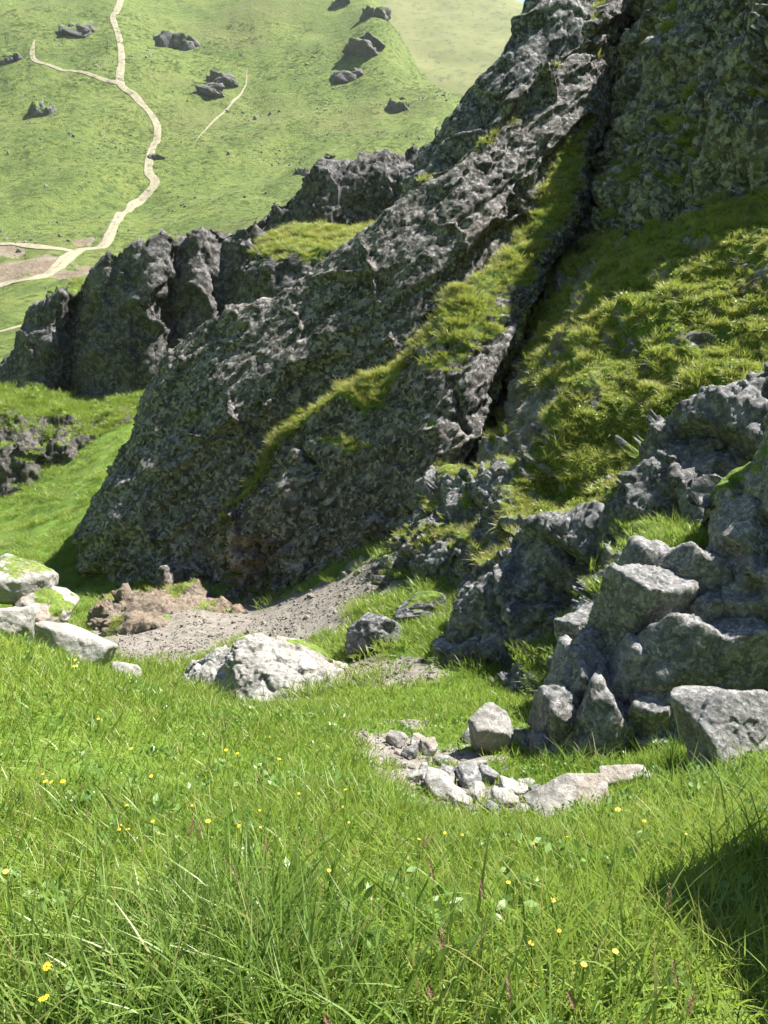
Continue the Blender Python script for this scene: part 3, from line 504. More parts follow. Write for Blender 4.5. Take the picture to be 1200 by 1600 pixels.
# ------------------------------------------------------------------ tracks across the far hill
def track_mat():
    N = NT('gravel_track'); e = N.attr('edge')
    c = N.mix(N.ramp(N.noise(.5, 5, .7), .35, .65), (.22, .195, .135), (.30, .27, .195))
    g = N.ramp(N.math('ADD', N.attr('grass'), N.math('MULTIPLY', N.math('SUBTRACT', N.noise(.6, 5, .7), .5), 1.0)), .45, .65)
    c = N.mix(g, c, (.115, .15, .04)); N.l(c, N.b.inputs['Base Color']); N.b.inputs['Roughness'].default_value = .95; N.b.inputs['Specular IOR Level'].default_value = .1
    return N.m
M_TRACK = track_mat()
def track(name, pts, widths, label, ruts=True, seed=1):
    P = np.array([hit(x, y)[0] for x, y in pts]); q = crom(np.column_stack([P, widths]), np.linspace(0, 1, 40*len(pts))); q = even(q, 26*len(pts))
    t = np.gradient(q[:, :2], axis=0); t /= np.linalg.norm(t, axis=1, keepdims=True) + 1e-9; nrm = np.stack([-t[:, 1], t[:, 0]], -1)
    s = np.linspace(-1, 1, 13); wv = q[:, 3]*(.8 + .3*fbm(q[:, :3], 14, 4, seed))
    XY = q[:, None, :2] + nrm[:, None]*s[None, :, None]*wv[:, None, None]/2
    Z = gz_mesh(XY) + .12 + .12*(1 - np.abs(s)**4)[None]
    Z[:, 0] -= 1.2; Z[:, -1] -= 1.2
    grass = np.broadcast_to((np.exp(-(s/.26)**2)*.55 if ruts else 0*s) + np.clip((np.abs(s)-.55)/.45, 0, 1)*.95, Z.shape)
    V = np.concatenate([XY, Z[..., None]], -1); ii = np.arange(V.shape[0]*13).reshape(-1, 13)
    F = np.stack([ii[:-1, :-1].ravel(), ii[:-1, 1:].ravel(), ii[1:, 1:].ravel(), ii[1:, :-1].ravel()], -1)
    nn = np.cross(V[1, 6]-V[0, 6], V[0, 7]-V[0, 6])
    if nn[2] > 0: F = F[:, ::-1]
    o = link(name, mesh_np(name, V.reshape(-1, 3), F, M_TRACK, attrs={'grass': grass.ravel()})); tag(o, label, 'track', kind='structure'); return o
track('dirt_track', [(190,-12),(187,3),(176,26),(186,60),(190,95),(188,130),(214,155),(238,182),(246,205),(236,238),(232,268),(241,288),(205,325),(178,352),(162,384),(122,391),(90,416),(50,436),(0,448),(-60,458)],
      [5,5,5,5,5,5.2,5.2,5.2,5,5,5,5,5,5,5.2,5.5,6,7,8,8], 'pale two-rut dirt track winding up the far hillside')
track('dirt_track', [(-60,380),(0,382),(60,386),(125,392)], [4,4,4,4], 'level pale track joining the winding track in the valley', ruts=False, seed=2)
track('dirt_track', [(186,131),(150,120),(118,113),(85,104),(58,98),(50,84),(55,64)], [4,3.6,3.2,3.2,4,3.5,.8], 'side track branching left off the winding track high on the hill', seed=3)
track('footpath', [(386,108),(381,138),(347,178),(326,198),(305,222)], [.3,1.3,1.6,1.3,.3], 'faint narrow footpath crossing the far hillside', ruts=False, seed=4)
track('footpath', [(-40,526),(0,520),(45,507)], [2.2,2.4,1.6], 'short pale path on the valley meadow beside the far cliff', ruts=False, seed=5)
# ------------------------------------------------------------------ far outcrops
FO = [(285,74,52,44,'dark blocky outcrop with a shaded left face high on the far hillside'),(628,172,36,40,'blue-grey outcrop jutting from the far spur'),(530,10,26,26,'dark outcrop near the top of the far hillside'),(588,24,34,30,'ragged outcrop beside the high far ridge'),(570,75,60,26,'broken rock band on the far spur'),(548,125,50,30,'low dark rocks below the rock band on the far spur'),
      (243,247,20,16,'small dark outcrop beside the bend of the winding track'),(345,130,50,18,'low rock step in the middle of the far hillside'),(120,48,46,22,'scattered rock step left of the upper track'),(65,180,30,40,'dark shrubby outcrop in the hollow of the far hillside'),(330,145,44,16,'thin rock band under the low rock step on the far hillside'),(20,95,30,20,'dark rocks beside the side track'),(520,245,24,14,'small rock above the far crag'),(470,270,20,24,'small grey knob above the far cliff top'),(92,470,34,50,'rock knob standing beside the far cliff over the valley')]
FR = [rock_mesh('rock', 700+i, M_FARCLIFF, 4, 9, .16, sharp=50.0, turf=.9) for i in range(6)]
for i, (px, py, a, b_, lab) in enumerate(FO):
    p, d = hit(px, py) if i != 14 else (at(px, py, 46), 46); e = link('far_outcrop', None, loc=tuple(p)); tag(e, lab, 'outcrop', 'outcrops on the far hillside')
    sx, sz = a/FOC*d/2, b_/FOC*d/2; nk = 6
    for k in range(nk):
        q = p + np.array([sx*rng.uniform(-.75, .75), sx*rng.uniform(-.2, .6), 0]); f = rng.uniform(.3, .62) if k else .72
        z = gz(q[None, :2])[0] if i != 14 else p[2]
        r = link('rock', FR[(i+k) % 6], e); r.location = (q[0]-p[0], q[1]-p[1], z - p[2] - sz*f*.15); r.scale = (sx*f*rng.uniform(.9, 1.6), sx*f*1.2, sz*f*1.35); r.rotation_euler = (rng.normal(0, .2), rng.normal(-.25, .2), rng.uniform(0, 6))
# ------------------------------------------------------------------ grass
def leaf_mat(name, c1, c2, tip, trans=.45, dry=(.30, .26, .10), dry_amt=.12, brown=0.0):
    N = NT(name); oi = N.n('ShaderNodeObjectInfo').outputs['Random']
    bl = N.attr('tone'); hgt = N.attr('up')
    c = N.mix(N.math('FRACT', N.math('ADD', oi, bl)), c1, c2)
    pn = N.ramp(N.noise(.45, 3, .6), .38, .66)
    c = N.mix(N.math('MULTIPLY', pn, .5), c, tip)
    if brown: c = N.mix(N.math('MULTIPLY', N.ramp(N.noise(.8, 5, .7), .5, .66), brown), c, (.20, .145, .06))
    c = N.mix(N.ramp(bl, 1.0 - dry_amt, 1.0 - dry_amt + .01), c, dry)
    c = N.mix(N.math('MULTIPLY', hgt, .35), c, tip)
    N.l(c, N.b.inputs['Base Color']); N.b.inputs['Roughness'].default_value = .42; N.b.inputs['Specular IOR Level'].default_value = .45
    tr = N.n('ShaderNodeBsdfTranslucent'); N.l(N.mix(.35, c, (.24, .36, .03)), tr.inputs['Color'])
    mx = N.n('ShaderNodeMixShader'); mx.inputs[0].default_value = trans
    N.l(N.b.outputs[0], mx.inputs[1]); N.l(tr.outputs[0], mx.inputs[2]); N.l(mx.outputs[0], N.out.inputs['Surface'])
    return N.m
M_GRASS = leaf_mat('meadow_grass', (.11, .205, .024), (.215, .325, .04), (.32, .38, .075), trans=.5, dry_amt=.14)
M_TUSS = leaf_mat('tussock_grass', (.08, .17, .026), (.15, .26, .045), (.24, .32, .08), trans=.42, dry_amt=.08)
M_TURF = leaf_mat('alpine_turf', (.18, .235, .034), (.30, .335, .06), (.42, .40, .12), dry=(.36, .28, .13), dry_amt=.16, brown=.6)
M_SHRUB = leaf_mat('low_shrub_leaves', (.155, .23, .03), (.29, .345, .055), (.30, .32, .075), trans=.42, dry_amt=.05, brown=.45)
def blades(name, n, rad, h0, h1, wid, mat, seed, bend=.5, seg=3, lean=.35, leafy=False):
    r = np.random.default_rng(seed); V, Fq, tone, up = [], [], [], []
    for i in range(n):
        a = r.uniform(0, 2*PI); rr = rad*math.sqrt(r.uniform()); x, y = rr*math.cos(a), rr*math.sin(a)
        h = r.uniform(h0, h1); az = a + r.normal()*.9; ln = r.uniform(.05, lean); bd = r.uniform(.1, bend); tn = r.uniform()
        dx, dy = math.cos(az), math.sin(az); fa = r.uniform(0, PI); wx, wy = math.cos(fa), math.sin(fa); b0 = len(V)
        for k in range(seg+1):
            t = k/seg; o = h*(ln*t + bd*t*t); z = h*(t - .35*bd*t*t); ww = wid*(1 - t**1.6)*(.55 + .9*min(t*3, 1)*.5)
            if leafy: ww = wid*math.sin(PI*min(.08 + t*.92, 1))*1.0
            if k == seg: V.append((x+dx*o, y+dy*o, z)); tone.append(tn); up.append(t)
            else:
                for sgn in (-1, 1): V.append((x+dx*o+sgn*wx*ww/2, y+dy*o+sgn*wy*ww/2, z)); tone.append(tn); up.append(t)
        for k in range(seg-1): Fq += [(b0+2*k, b0+2*k+1, b0+2*k+3), (b0+2*k, b0+2*k+3, b0+2*k+2)]
        Fq.append((b0+2*seg-2, b0+2*seg-1, b0+2*seg))
    return bpy.data.objects.new(name, mesh_np(name, V, Fq, mat, attrs={'tone': tone, 'up': up}))
def shrub(name, n, rad, hh, lw, mat, seed):
    r = np.random.default_rng(seed); V, Fq, tone, up = [], [], [], []
    for i in range(n):
        d = r.normal(size=3); d /= np.linalg.norm(d); d[2] = abs(d[2]); q = r.uniform(.55, 1.0)
        c = np.array([d[0]*rad*q, d[1]*rad*q, d[2]*hh*q]); t1 = r.normal(size=3); t1 /= np.linalg.norm(t1); t2 = np.cross(t1, r.normal(size=3)); t2 /= np.linalg.norm(t2)
        b0 = len(V); s = lw*r.uniform(.7, 1.3); tn = r.uniform()
        for p, q2 in ((t1*s, 1), (t2*s*.45, .5), (-t1*s, 0), (-t2*s*.45, .5)): V.append(tuple(c + p)); tone.append(tn); up.append(q2*d[2])
        Fq += [(b0, b0+1, b0+2), (b0, b0+2, b0+3)]
    return bpy.data.objects.new(name, mesh_np(name, V, Fq, mat, smooth=False, attrs={'tone': tone, 'up': up}))
def coll(name, obs):
    c = bpy.data.collections.new(name)
    for o in obs: c.objects.link(o)
    return c
C_NEAR = coll('near_grass_tufts', [blades('near_tuft', 26, .07, .10, .26, .0062, M_GRASS, 900+i, bend=.9, lean=.7) for i in range(6)])
C_MID = coll('mid_grass_tufts', [blades('mid_tuft', 150, .30, .06, .15, .013, M_GRASS, 920+i, bend=.9, lean=.8) for i in range(5)])
C_TUSS = coll('tussock_tufts', [blades('tussock_tuft', 34, .09, .26, .55, .0095, M_TUSS, 940+i, bend=.8, lean=.5, seg=5) for i in range(5)])
C_TURF = coll('ledge_turf_tufts', [blades('turf_tuft', 130, .22, .05, .15, .013, M_TURF, 960+i, bend=1.2, lean=1.0) for i in range(5)] )
C_GUL = coll('gully_tufts', [blades('gully_tuft', 80, .2, .08, .22, .02, M_TURF, 980+i, bend=1.2, lean=.9) for i in range(4)] + [shrub('shrub_tuft', 90, .2, .16, .032, M_SHRUB, 990+i) for i in range(4)])
M_SCRUB = leaf_mat('hillside_scrub_leaves', (.06, .10, .022), (.10, .145, .034), (.13, .165, .045), trans=.3, dry_amt=.02)
C_FAR = coll('far_shrub_tufts', [shrub('far_tuft', 60, .9, .45, .16, M_SCRUB, 1010+i) for i in range(4)])
def scatter(name, P, rot, scl, collection, parent=None, label=None, cat=None, nvar=5, seed=1):
    P = np.asarray(P, np.float32); n = len(P); r = np.random.default_rng(seed)
    me = bpy.data.meshes.new(name); me.vertices.add(n); me.vertices.foreach_set('co', P.ravel())
    a = me.attributes.new('rot', 'FLOAT_VECTOR', 'POINT'); a.data.foreach_set('vector', np.asarray(rot, np.float32).ravel())
    a = me.attributes.new('scl', 'FLOAT_VECTOR', 'POINT'); a.data.foreach_set('vector', np.asarray(scl, np.float32).ravel())
    a = me.attributes.new('pick', 'INT', 'POINT'); a.data.foreach_set('value', r.integers(0, nvar, n).astype(np.int32))
    o = link(name, me, parent); tag(o, label, cat, kind='stuff')
    g = bpy.data.node_groups.new(name + '_nodes', 'GeometryNodeTree')
    g.interface.new_socket('Geometry', in_out='INPUT', socket_type='NodeSocketGeometry'); g.interface.new_socket('Geometry', in_out='OUTPUT', socket_type='NodeSocketGeometry')
    gi = g.nodes.new('NodeGroupInput'); go = g.nodes.new('NodeGroupOutput'); ip = g.nodes.new('GeometryNodeInstanceOnPoints'); ci = g.nodes.new('GeometryNodeCollectionInfo')
    ci.inputs['Collection'].default_value = collection; ci.inputs['Separate Children'].default_value = True; ci.inputs['Reset Children'].default_value = True
    def na(nm, ty):
        x = g.nodes.new('GeometryNodeInputNamedAttribute'); x.data_type = ty; x.inputs['Name'].default_value = nm; return [q for q in x.outputs if q.enabled][0]
    L = g.links.new
    L(gi.outputs[0], ip.inputs['Points']); L(ci.outputs[0], ip.inputs['Instance']); ip.inputs['Pick Instance'].default_value = True
    L(na('pick', 'INT'), ip.inputs['Instance Index']); L(na('rot', 'FLOAT_VECTOR'), ip.inputs['Rotation']); L(na('scl', 'FLOAT_VECTOR'), ip.inputs['Scale']); L(ip.outputs[0], go.inputs[0])
    md = o.modifiers.new('scatter', 'NODES'); md.node_group = g
    return o
def polar_pts(r0, r1, dens, half=36):
    A_ = math.radians(half)*(r1*r1 - r0*r0); n = int(A_*dens); r = np.sqrt(rng.uniform(r0*r0, r1*r1, n)); t = rng.uniform(-math.radians(half), math.radians(half), n)
    return np.stack([r*np.sin(t), r*np.cos(t)], -1)
# bare-earth lookup for scattering
BW = [(hit(px, py)[0], rad) for px, py, rad in BARE]
def bare_at(P):
    b = np.zeros(len(P))
    for c, rad in BW:
        d = np.hypot(P[:, 0]-c[0], P[:, 1]-c[1]); m = d < rad*2.2
        if m.any(): b[m] = np.maximum(b[m], 1.2 - d[m]/rad + .9*fbm(P[m], rad*.55, 4, 21, g=.65))
    return b
def ground_grass(name, xy, collection, s0, s1, label, nvar, wind=.25, keep=None, clump=.45):
    P = np.column_stack([xy, gz(xy)]); b = bare_at(P); nz = fbm(P, 1.1, 3, 61)
    k = (b < .5 + .25*rng.uniform(-1, 1, len(P))) & (rng.uniform(size=len(P)) < .82 + 1.0*nz)
    if keep is not None: k &= keep(P)
    P = P[k]; n = len(P); nz = nz[k]
    s = rng.uniform(s0, s1, n)*(1 + clump*fbm(P, .5, 2, 67)*1.5)
    rot = np.stack([rng.normal(0, .12, n), rng.normal(wind*.5, .14, n), rng.uniform(0, 2*PI, n)], -1)
    P[:, 2] -= .01
    return scatter(name, P, rot, np.stack([s, s, s*rng.uniform(.8, 1.25, n)], -1), collection, label=label, cat='grass', nvar=nvar)
def blade_sheet(name, xy, h, wid, mat, label, seg=2, lean=.6, bend=.8, thin=None, parent=None):
    """many single grass blades rooted on the ground, one mesh"""
    P = np.column_stack([xy, gz(xy)]); b = bare_at(P); k = b < .5 + .25*rng.uniform(-1, 1, len(P))
    if thin is not None: k &= rng.uniform(size=len(P)) < thin(P)
    P, h, wid = P[k], h[k], wid[k]; n = len(P)
    h = h*(1 + .55*fbm(P, .35, 3, 67) + .35*fbm(P, 1.4, 2, 68)); az = rng.uniform(0, 2*PI, n) ; az = az + 2.2*perlin(P/.5, 69)
    ln = rng.uniform(.03, lean, n); bd = rng.uniform(.05, bend, n); fa = rng.uniform(0, PI, n); tn = rng.uniform(size=n)
    D = np.stack([np.cos(az), np.sin(az), 0*az], -1); Wd = np.stack([np.cos(fa), np.sin(fa), 0*fa], -1); V = np.zeros((n, 2*seg+1, 3)); up = np.zeros((n, 2*seg+1))
    for i in range(seg+1):
        t = i/seg; c = P + D*(h*(ln*t + bd*t*t))[:, None]; c[:, 2] += h*(t - .35*bd*t*t) - .01; ww = (wid*(1 - t**1.8)*(.6 + .4*min(1, 3*t)))[:, None]
        if i == seg: V[:, 2*seg] = c; up[:, 2*seg] = 1
        else: V[:, 2*i] = c - Wd*ww/2; V[:, 2*i+1] = c + Wd*ww/2; up[:, 2*i:2*i+2] = t
    fs = []
    for i in range(seg-1): fs += [(2*i, 2*i+1, 2*i+3), (2*i, 2*i+3, 2*i+2)]
    fs.append((2*seg-2, 2*seg-1, 2*seg)); F = (np.arange(n)[:, None, None]*(2*seg+1) + np.array(fs)[None]).reshape(-1, 3)
    o = link(name, mesh_np(name, V.reshape(-1, 3), F, mat, attrs={'tone': np.repeat(tn, 2*seg+1), 'up': up.ravel()}), parent); tag(o, label, 'grass', kind='stuff'); return o
def hw(n, h0, h1, w0, w1): return rng.uniform(h0, h1, n)*rng.uniform(.7, 1.1, n), rng.uniform(w0, w1, n)
def flank(r0, r1, dens, h0, h1): q = polar_pts(r0, r1, dens, h1); return q[np.abs(np.arctan2(q[:, 0], q[:, 1])) > math.radians(h0)]
xy = np.vstack([polar_pts(.6, 3.0, 6200, 38), flank(.6, 3.0, 3000, 38, 75)]); blade_sheet('meadow_grass', xy, *hw(len(xy), .05, .14, .0038, .0072), M_GRASS, 'bright green grass blades of the nearest meadow', seg=3)
xy = np.vstack([polar_pts(3.0, 5.2, 2700, 34), polar_pts(5.2, 9.0, 1500, 33), flank(3.0, 6.5, 1300, 33, 62), flank(6.5, 10, 500, 32, 52)]); r_ = np.hypot(xy[:, 0], xy[:, 1])
h_, w_ = hw(len(xy), .05, .14, .006, .010); blade_sheet('meadow_grass', xy, h_, w_*(.7 + r_/9), M_GRASS, 'bright green grass of the meadow before the pale boulder', seg=2)
ground_grass('meadow_grass', np.vstack([polar_pts(9, 16, 26), polar_pts(16, 28, 12, 30), polar_pts(28, 46, 6, 30)]), C_MID, .8, 1.25, 'short green turf in the gully below the meadow', 5)
M_HERB = leaf_mat('herb_leaves', (.07, .16, .03), (.14, .25, .05), (.2, .3, .08), trans=.35, dry_amt=.02)
C_HERB = coll('herb_rosettes', [shrub('herb_rosette', 34, .06, .07, .014, M_HERB, 1040+i) for i in range(4)])
ground_grass('meadow_herbs', np.vstack([polar_pts(.8, 3, 60), polar_pts(3, 7, 40, 32)]), C_HERB, .6, 1.5, 'low broad-leaved herbs growing among the meadow grass', 4, clump=.3)
# tussocks of long broad blades along the near edge
tp = []
for px, py, n, sp in ((330,1560,800,.14),(200,1590,700,.16),(420,1480,450,.12),(300,1450,420,.11),(240,1500,400,.13),(380,1600,500,.14),(120,1500,160,.13),(520,1600,160,.17),(700,1600,100,.17),(850,1600,90,.17),(60,1640,200,.15),(460,1640,260,.17),(1000,1640,90,.17),(600,1480,50,.14),(1040,1190,160,.1),(1060,1240,160,.13),(900,1200,160,.12),(1150,1250,180,.15),(950,1185,140,.1),(820,1240,70,.07),(1000,1500,30,.18),(160,1300,30,.15),(370,1380,60,.12),(1180,1330,120,.12)):
    c, d = hit(px, py); tp.append(np.array(c)[None, :2] + rng.normal(0, sp, (n, 2)))
tp = np.vstack(tp); tp = tp[np.hypot(tp[:, 0], tp[:, 1]) > .6]
blade_sheet('tussock_grass', tp, *hw(len(tp), .14, .31, .005, .011), M_TUSS, 'tussocks of long broad grass blades along the near edge', seg=4, lean=.35, bend=.75)
# far hillside scrub: shares one look, uncountable
xy = polar_pts(90, 520, .34, 30); P = np.column_stack([xy, gz(xy)]); m = (fbm(P * np.array([1, .5, 1]), 20, 5, 71, g=.65) > .0) & (bare_at(P) < .3); P = P[m]; n = len(P)
s = rng.uniform(.25, .8, n)*(.5 + np.hypot(P[:, 0], P[:, 1])/600); scatter('hillside_scrub', P, np.stack([0*s, 0*s, rng.uniform(0, 6.3, n)], -1), np.stack([s*1.3, s*1.3, s*.55], -1), C_FAR, label='low green scrub mottling the far hillside', cat='scrub', nvar=4)
M_RUB = rock_material('rubble_stone', 6.0, (.13, .115, .1), (.22, .205, .18), (.34, .325, .3), .35)
C_RUB = coll('rubble_stones', [bpy.data.objects.new('rubble_stone', rock_mesh('rubble_stone', 1200+i, M_RUB, 3, 8, .06)) for i in range(5)])
rp, rsz = [], []
for (c, rad), (px, py, _) in zip(BW, BARE):
    if py < 800: continue
    n = int((80 if rad < .5 else 200)*min(1.6, rad/.35 if rad < .5 else rad)); q = np.array(c)[None, :2] + rng.normal(0, rad*.62, (n, 2)); rp.append(q); rsz.append(np.exp(rng.normal(math.log(.008 if rad < .5 else .018), .55, n)))
rp = np.vstack(rp); rsz = np.concatenate(rsz); P = np.column_stack([rp, gz(rp)]); m = bare_at(P) > .3; P, rsz = P[m], rsz[m]; n = len(P)
scatter('scree_rubble', P, rng.uniform(-3, 3, (n, 3)), np.stack([rsz*rng.uniform(.7, 1.4, n), rsz*rng.uniform(.7, 1.4, n), rsz*.7], -1), C_RUB, label='loose rubble and pebbles on the bare earth', cat='rubble', nvar=5)
xy = polar_pts(85, 480, .05, 28); P = np.column_stack([xy, gz_mesh(xy)]); P = P[fbm(P, 30, 4, 171, g=.6) > .16]; n = len(P); q_ = np.exp(rng.normal(math.log(.28), .5, n))
scatter('hillside_stones', P, rng.uniform(-3, 3, (n, 3)), np.stack([q_*rng.uniform(.8, 1.6, n), q_*rng.uniform(.8, 1.6, n), q_*.7], -1), C_RUB, label='small pale stones sprinkled over the far hillside', cat='stones', nvar=5)
# turf tufts on the rock masses
def patch_turf(label, dens, collection, nvar, s0, s1, name='ledge_grass', thr=.55, nzmin=.15):
    o, P, Nn, tm = PATCH[label]
    a, b, c, d = P[:-1, :-1], P[1:, :-1], P[1:, 1:], P[:-1, 1:]
    ar = .5*np.linalg.norm(np.cross(c-a, d-b), axis=-1).ravel(); t = tm[:-1, :-1].ravel(); nz = Nn[:-1, :-1, 2].ravel()
    wgt = ar*((t > thr) & (nz > nzmin)); tot = wgt.sum()
    if tot <= 0: return
    n = int(tot*dens); pick = rng.choice(len(wgt), n, p=wgt/tot); u, v = rng.uniform(size=(2, n, 1))
    fl = lambda q: q.reshape(-1, 3)[pick]
    X = fl(a)*(1-u)*(1-v) + fl(b)*u*(1-v) + fl(c)*u*v + fl(d)*(1-u)*v
    nn = Nn[:-1, :-1].reshape(-1, 3)[pick]; s = rng.uniform(s0, s1, n)*(1 + .5*fbm(X, .7, 2, 81))
    # lean outwards from the slope
    rot = np.stack([-.55*nn[:, 1] + rng.normal(0, .15, n), .55*nn[:, 0] + rng.normal(0, .15, n), rng.uniform(-PI, PI, n)*1.0], -1)
    rot[:, 2] *= 1.0
    scatter(name, X - .01*nn, rot, np.stack([s, s, s*rng.uniform(.8, 1.2, n)], -1), collection, parent=o, nvar=nvar)
KEYS = {k: v for k, v in ((o_['label'], o_) for o_ in C.objects if 'label' in o_) if k in PATCH}
for k, o_ in KEYS.items():
    nm = o_.name
    if nm == 'grassy_gully': patch_turf(k, 60, C_GUL, 8, .3, .85, 'gully_grass', thr=.4)
    elif nm in ('rock_wall', 'rock_rib'): patch_turf(k, 24, C_TURF, 5, .6, 1.3)
    elif nm == 'shaded_cliff': patch_turf(k, 18, C_TURF, 5, .7, 1.5)
    elif nm in ('rock_ribs', 'middle_outcrop'): patch_turf(k, 40, C_TURF, 5, .3, .8)
    elif nm in ('far_cliff', 'ledge_buttress'): patch_turf(k, 9, C_TURF, 5, 1.0, 1.8)
    elif nm == 'turf_terrace': patch_turf(k, 12, C_MID, 5, .9, 1.8)
    elif nm in ('turf_knoll',): patch_turf(k, 50, C_MID, 5, .5, 1.0)
    elif nm in ('block_bank', 'rock_spur'): patch_turf(k, 40, C_MID, 5, .4, .9)
    elif nm == 'earth_bank': patch_turf(k, 20, C_TURF, 5, .5, 1.0)
# ------------------------------------------------------------------ flowers and seed stalks: each one a thing
def plain(name, col, rough=.5, trans=0.0):
    N = NT(name); v = N.noise(60, 3, .6); N.l(N.mix(N.ramp(v, .3, .7), col, tuple(.75*c for c in col)), N.b.inputs['Base Color']); N.b.inputs['Roughness'].default_value = rough; return N.m
M_PETAL = plain('yellow_petal', (.72, .47, .02)); M_STEM = plain('green_stem', (.08, .15, .03)); M_CENTRE = plain('flower_centre', (.45, .24, .02)); M_SEED = plain('brown_seed_head', (.16, .085, .055)); M_STRAW = plain('straw_stem', (.26, .25, .10))
def tube(pts, r0, r1, k=5):
    V, F = [], []; n = len(pts)
    for i, p in enumerate(pts):
        r = r0 + (r1-r0)*i/(n-1)
        for j in range(k): a = 2*PI*j/k; V.append((p[0]+r*math.cos(a), p[1]+r*math.sin(a), p[2]))
    for i in range(n-1):
        for j in range(k): F.append((i*k+j, i*k+(j+1) % k, (i+1)*k+(j+1) % k, (i+1)*k+j))
    return V, F
st_me = mesh_np('stem', *tube([(.02*(t**2), 0, t) for t in np.linspace(0, 1, 5)], .006, .005), M_STEM)
pv, pf = [], []
for k in range(9):
    a = 2*PI*k/9; ca, sa = math.cos(a), math.sin(a); b0 = len(pv)
    for (r, ww, z) in ((.15, .10, 0), (.6, .30, .12), (1.0, .16, .05)):
        for sg in (-1, 1): pv.append((ca*r - sa*ww*sg, sa*r + ca*ww*sg, z))
    pf += [(b0, b0+1, b0+3, b0+2), (b0+2, b0+3, b0+5, b0+4)]
pet_me = mesh_np('petals', pv, pf, M_PETAL); cv, cf = ICO[3]; cen_me = mesh_np('flower_centre', cv*np.array([.32, .32, .2]), cf, M_CENTRE)
FL = [(68,1228,1.3),(87,1232,1.3),(100,1238,1.5),(70,1222,1.0),(194,1308,1),(214,1315,1),(236,1306,.9),(192,1321,.8),(321,1311,1.2),(375,1314,1),(411,1284,1),(408,1319,.8),(15,1380,1.4),(518,1394,1.2),(73,1536,1.5),(64,1588,1.5),(350,1187,1.2),(374,1194,.9),(210,1177,.8),(234,1220,.9),(300,1275,.8),(198,1283,.8),(437,1208,.9),(550,1301,.8),(540,1280,.8),(694,1317,1.1),(727,1327,1),(656,1337,.9),(790,1410,1.2),(865,1432,1.2),(872,1474,1.0),(834,1499,1),(966,1504,1.3),(912,1528,1),(959,1278,1.4),(1070,1322,.9),(1188,1322,1),(836,1335,.9),(877,1335,.9),(540,1252,.7),(120,1055,1.5),(118,1045,1.1),(6,1020,1.2),(205,1078,.8),(645,1232,.6),(470,1255,.7),(1006,1300,.9),(150,1130,.7),(420,1160,.7)]
proto = link('wildflower', None); tag(proto, 'small yellow wildflower standing in the meadow grass', 'flower', 'yellow wildflowers in the meadow')
s_ = link('stem', st_me, proto); s_.scale = (.35, .35, .30); p_ = link('petals', pet_me, proto, (.007, 0, .30)); p_.scale = (.014,)*3; c_ = link('flower_centre', cen_me, proto, (.007, 0, .302)); c_.scale = (.014,)*3
for i, (px, py, k) in enumerate(FL):
    c, d = hit(px, py + 250/d if False else py); hh = .26*rng.uniform(.75, 1.05)
    # foot of the stem: below and before the seen head
    for _ in range(3):
        q = at(px, py, d*.97); z = gz(q[None, :2])[0]
        d = d*(1 + .12*np.sign(q[2] - z - hh)*min(1, abs(q[2]-z-hh)))
    q = at(px, py, d); z = gz(q[None, :2])[0]; H = max(.12, min(.5, q[2]-z)) 
    f = proto if i == 0 else copy_thing(proto, (0, 0, 0), (0, 0, 0))
    f.location = (q[0], q[1], z); sc_ = H/.30; f.rotation_euler = (rng.normal(0, .06), rng.normal(0, .06), rng.uniform(0, 6))
    f.scale = (1, 1, sc_)
    for ch in f.children:
        if ch.name.startswith('petals') or ch.name.startswith('flower_centre'):
            e = .0075*rng.uniform(.7, 1.3)*k*max(.75, min(1.4, d/3)); ch.scale = (e, e, e/sc_); ch.rotation_euler = (rng.normal(0, .35), rng.normal(-.2, .35), 0)
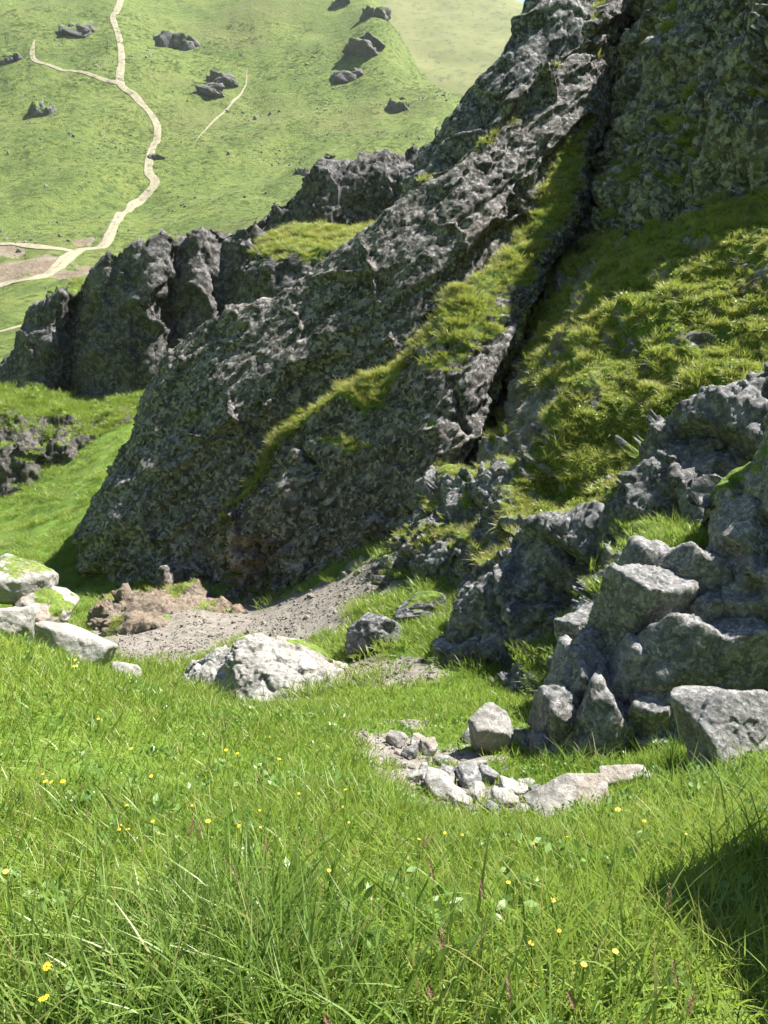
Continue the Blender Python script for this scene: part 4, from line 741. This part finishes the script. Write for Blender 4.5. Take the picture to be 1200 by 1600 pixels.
# grass stalks with brown seed heads
hv, hf = [], []
r_ = np.random.default_rng(5)
for k in range(46):
    z = k/46; a = r_.uniform(0, 6.28); L_ = .16*(1 - .6*abs(z-.35))*r_.uniform(.5, 1); o = np.array([math.cos(a), math.sin(a), .9])*L_; b0 = len(hv); c = np.array([.0, 0, z])
    t = np.array([-math.sin(a), math.cos(a), 0])*.028
    hv += [tuple(c), tuple(c + o*.6 + t), tuple(c + o), tuple(c + o*.6 - t)]; hf += [(b0, b0+1, b0+2, b0+3)]
head_me = mesh_np('seed_head', hv, hf, M_SEED, smooth=False)
stalk_me = mesh_np('stalk', *tube([(.12*t*t, 0, t) for t in np.linspace(0, 1, 7)], .0045, .0022), M_STRAW)
sp0 = link('seed_stalk', None); tag(sp0, 'tall grass stalk with a drooping brown seed head', 'grass stalk', 'seeding grass stalks in the meadow')
a_ = link('stalk', stalk_me, sp0); a_.scale = (.6, .6, .6); h_ = link('seed_head', head_me, sp0, (.068, 0, .58)); h_.scale = (.10, .10, .12); h_.rotation_euler = (0, .35, 0)
SS = [(432,1240,1.0),(415,1350,.9),(402,1400,.9),(300,1320,.8),(265,1340,.8),(130,1310,.7),(670,1415,.8),(682,1470,.9),(690,1500,.8),(705,1540,.8),(745,1440,.9),(1070,1545,1.0),(1105,1560,1.0),(520,1560,.8),(1010,1440,.8),(15,1420,.8),(820,1560,.8),(930,1560,.7),(640,1340,.6),(60,1270,.7)]
for i, (px, py, k) in enumerate(SS):
    c, d = hit(px, py + 60); d = d*.86; q = at(px, py, d); z = gz(q[None, :2])[0]; H = max(.3, min(.85, q[2]-z))
    f = sp0 if i == 0 else copy_thing(sp0, (0, 0, 0), (0, 0, 0)); f.location = (q[0], q[1], z-.01); f.rotation_euler = (rng.normal(0, .12), rng.normal(0, .12), rng.uniform(0, 6.3)); e = H/.62; f.scale = (e, e, e)

# ------------------------------------------------------------------ air: a closed box of thin haze
hz = bpy.data.meshes.new('haze'); X0, X1, Y0, Y1, Z0, Z1 = -1705, 1705, -1705, 1705, -60, 330
vs = [(x, y, z) for x in (X0, X1) for y in (Y0, Y1) for z in (Z0, Z1)]
hz.from_pydata(vs, [], [(0, 1, 3, 2), (4, 6, 7, 5), (0, 4, 5, 1), (2, 3, 7, 6), (0, 2, 6, 4), (1, 5, 7, 3)])
hm = bpy.data.materials.new('haze_air'); hm.use_nodes = True; hn = hm.node_tree; hn.nodes.remove(hn.nodes['Principled BSDF'])
pvn = hn.nodes.new('ShaderNodeVolumePrincipled'); pvn.inputs['Color'].default_value = (.82, .90, 1.0, 1); pvn.inputs['Density'].default_value = .00009
hn.links.new(pvn.outputs[0], hn.nodes['Material Output'].inputs['Volume']); hz.materials.append(hm)
tag(link('haze', hz), 'thin pale haze in the air over the valley', 'haze', kind='stuff')
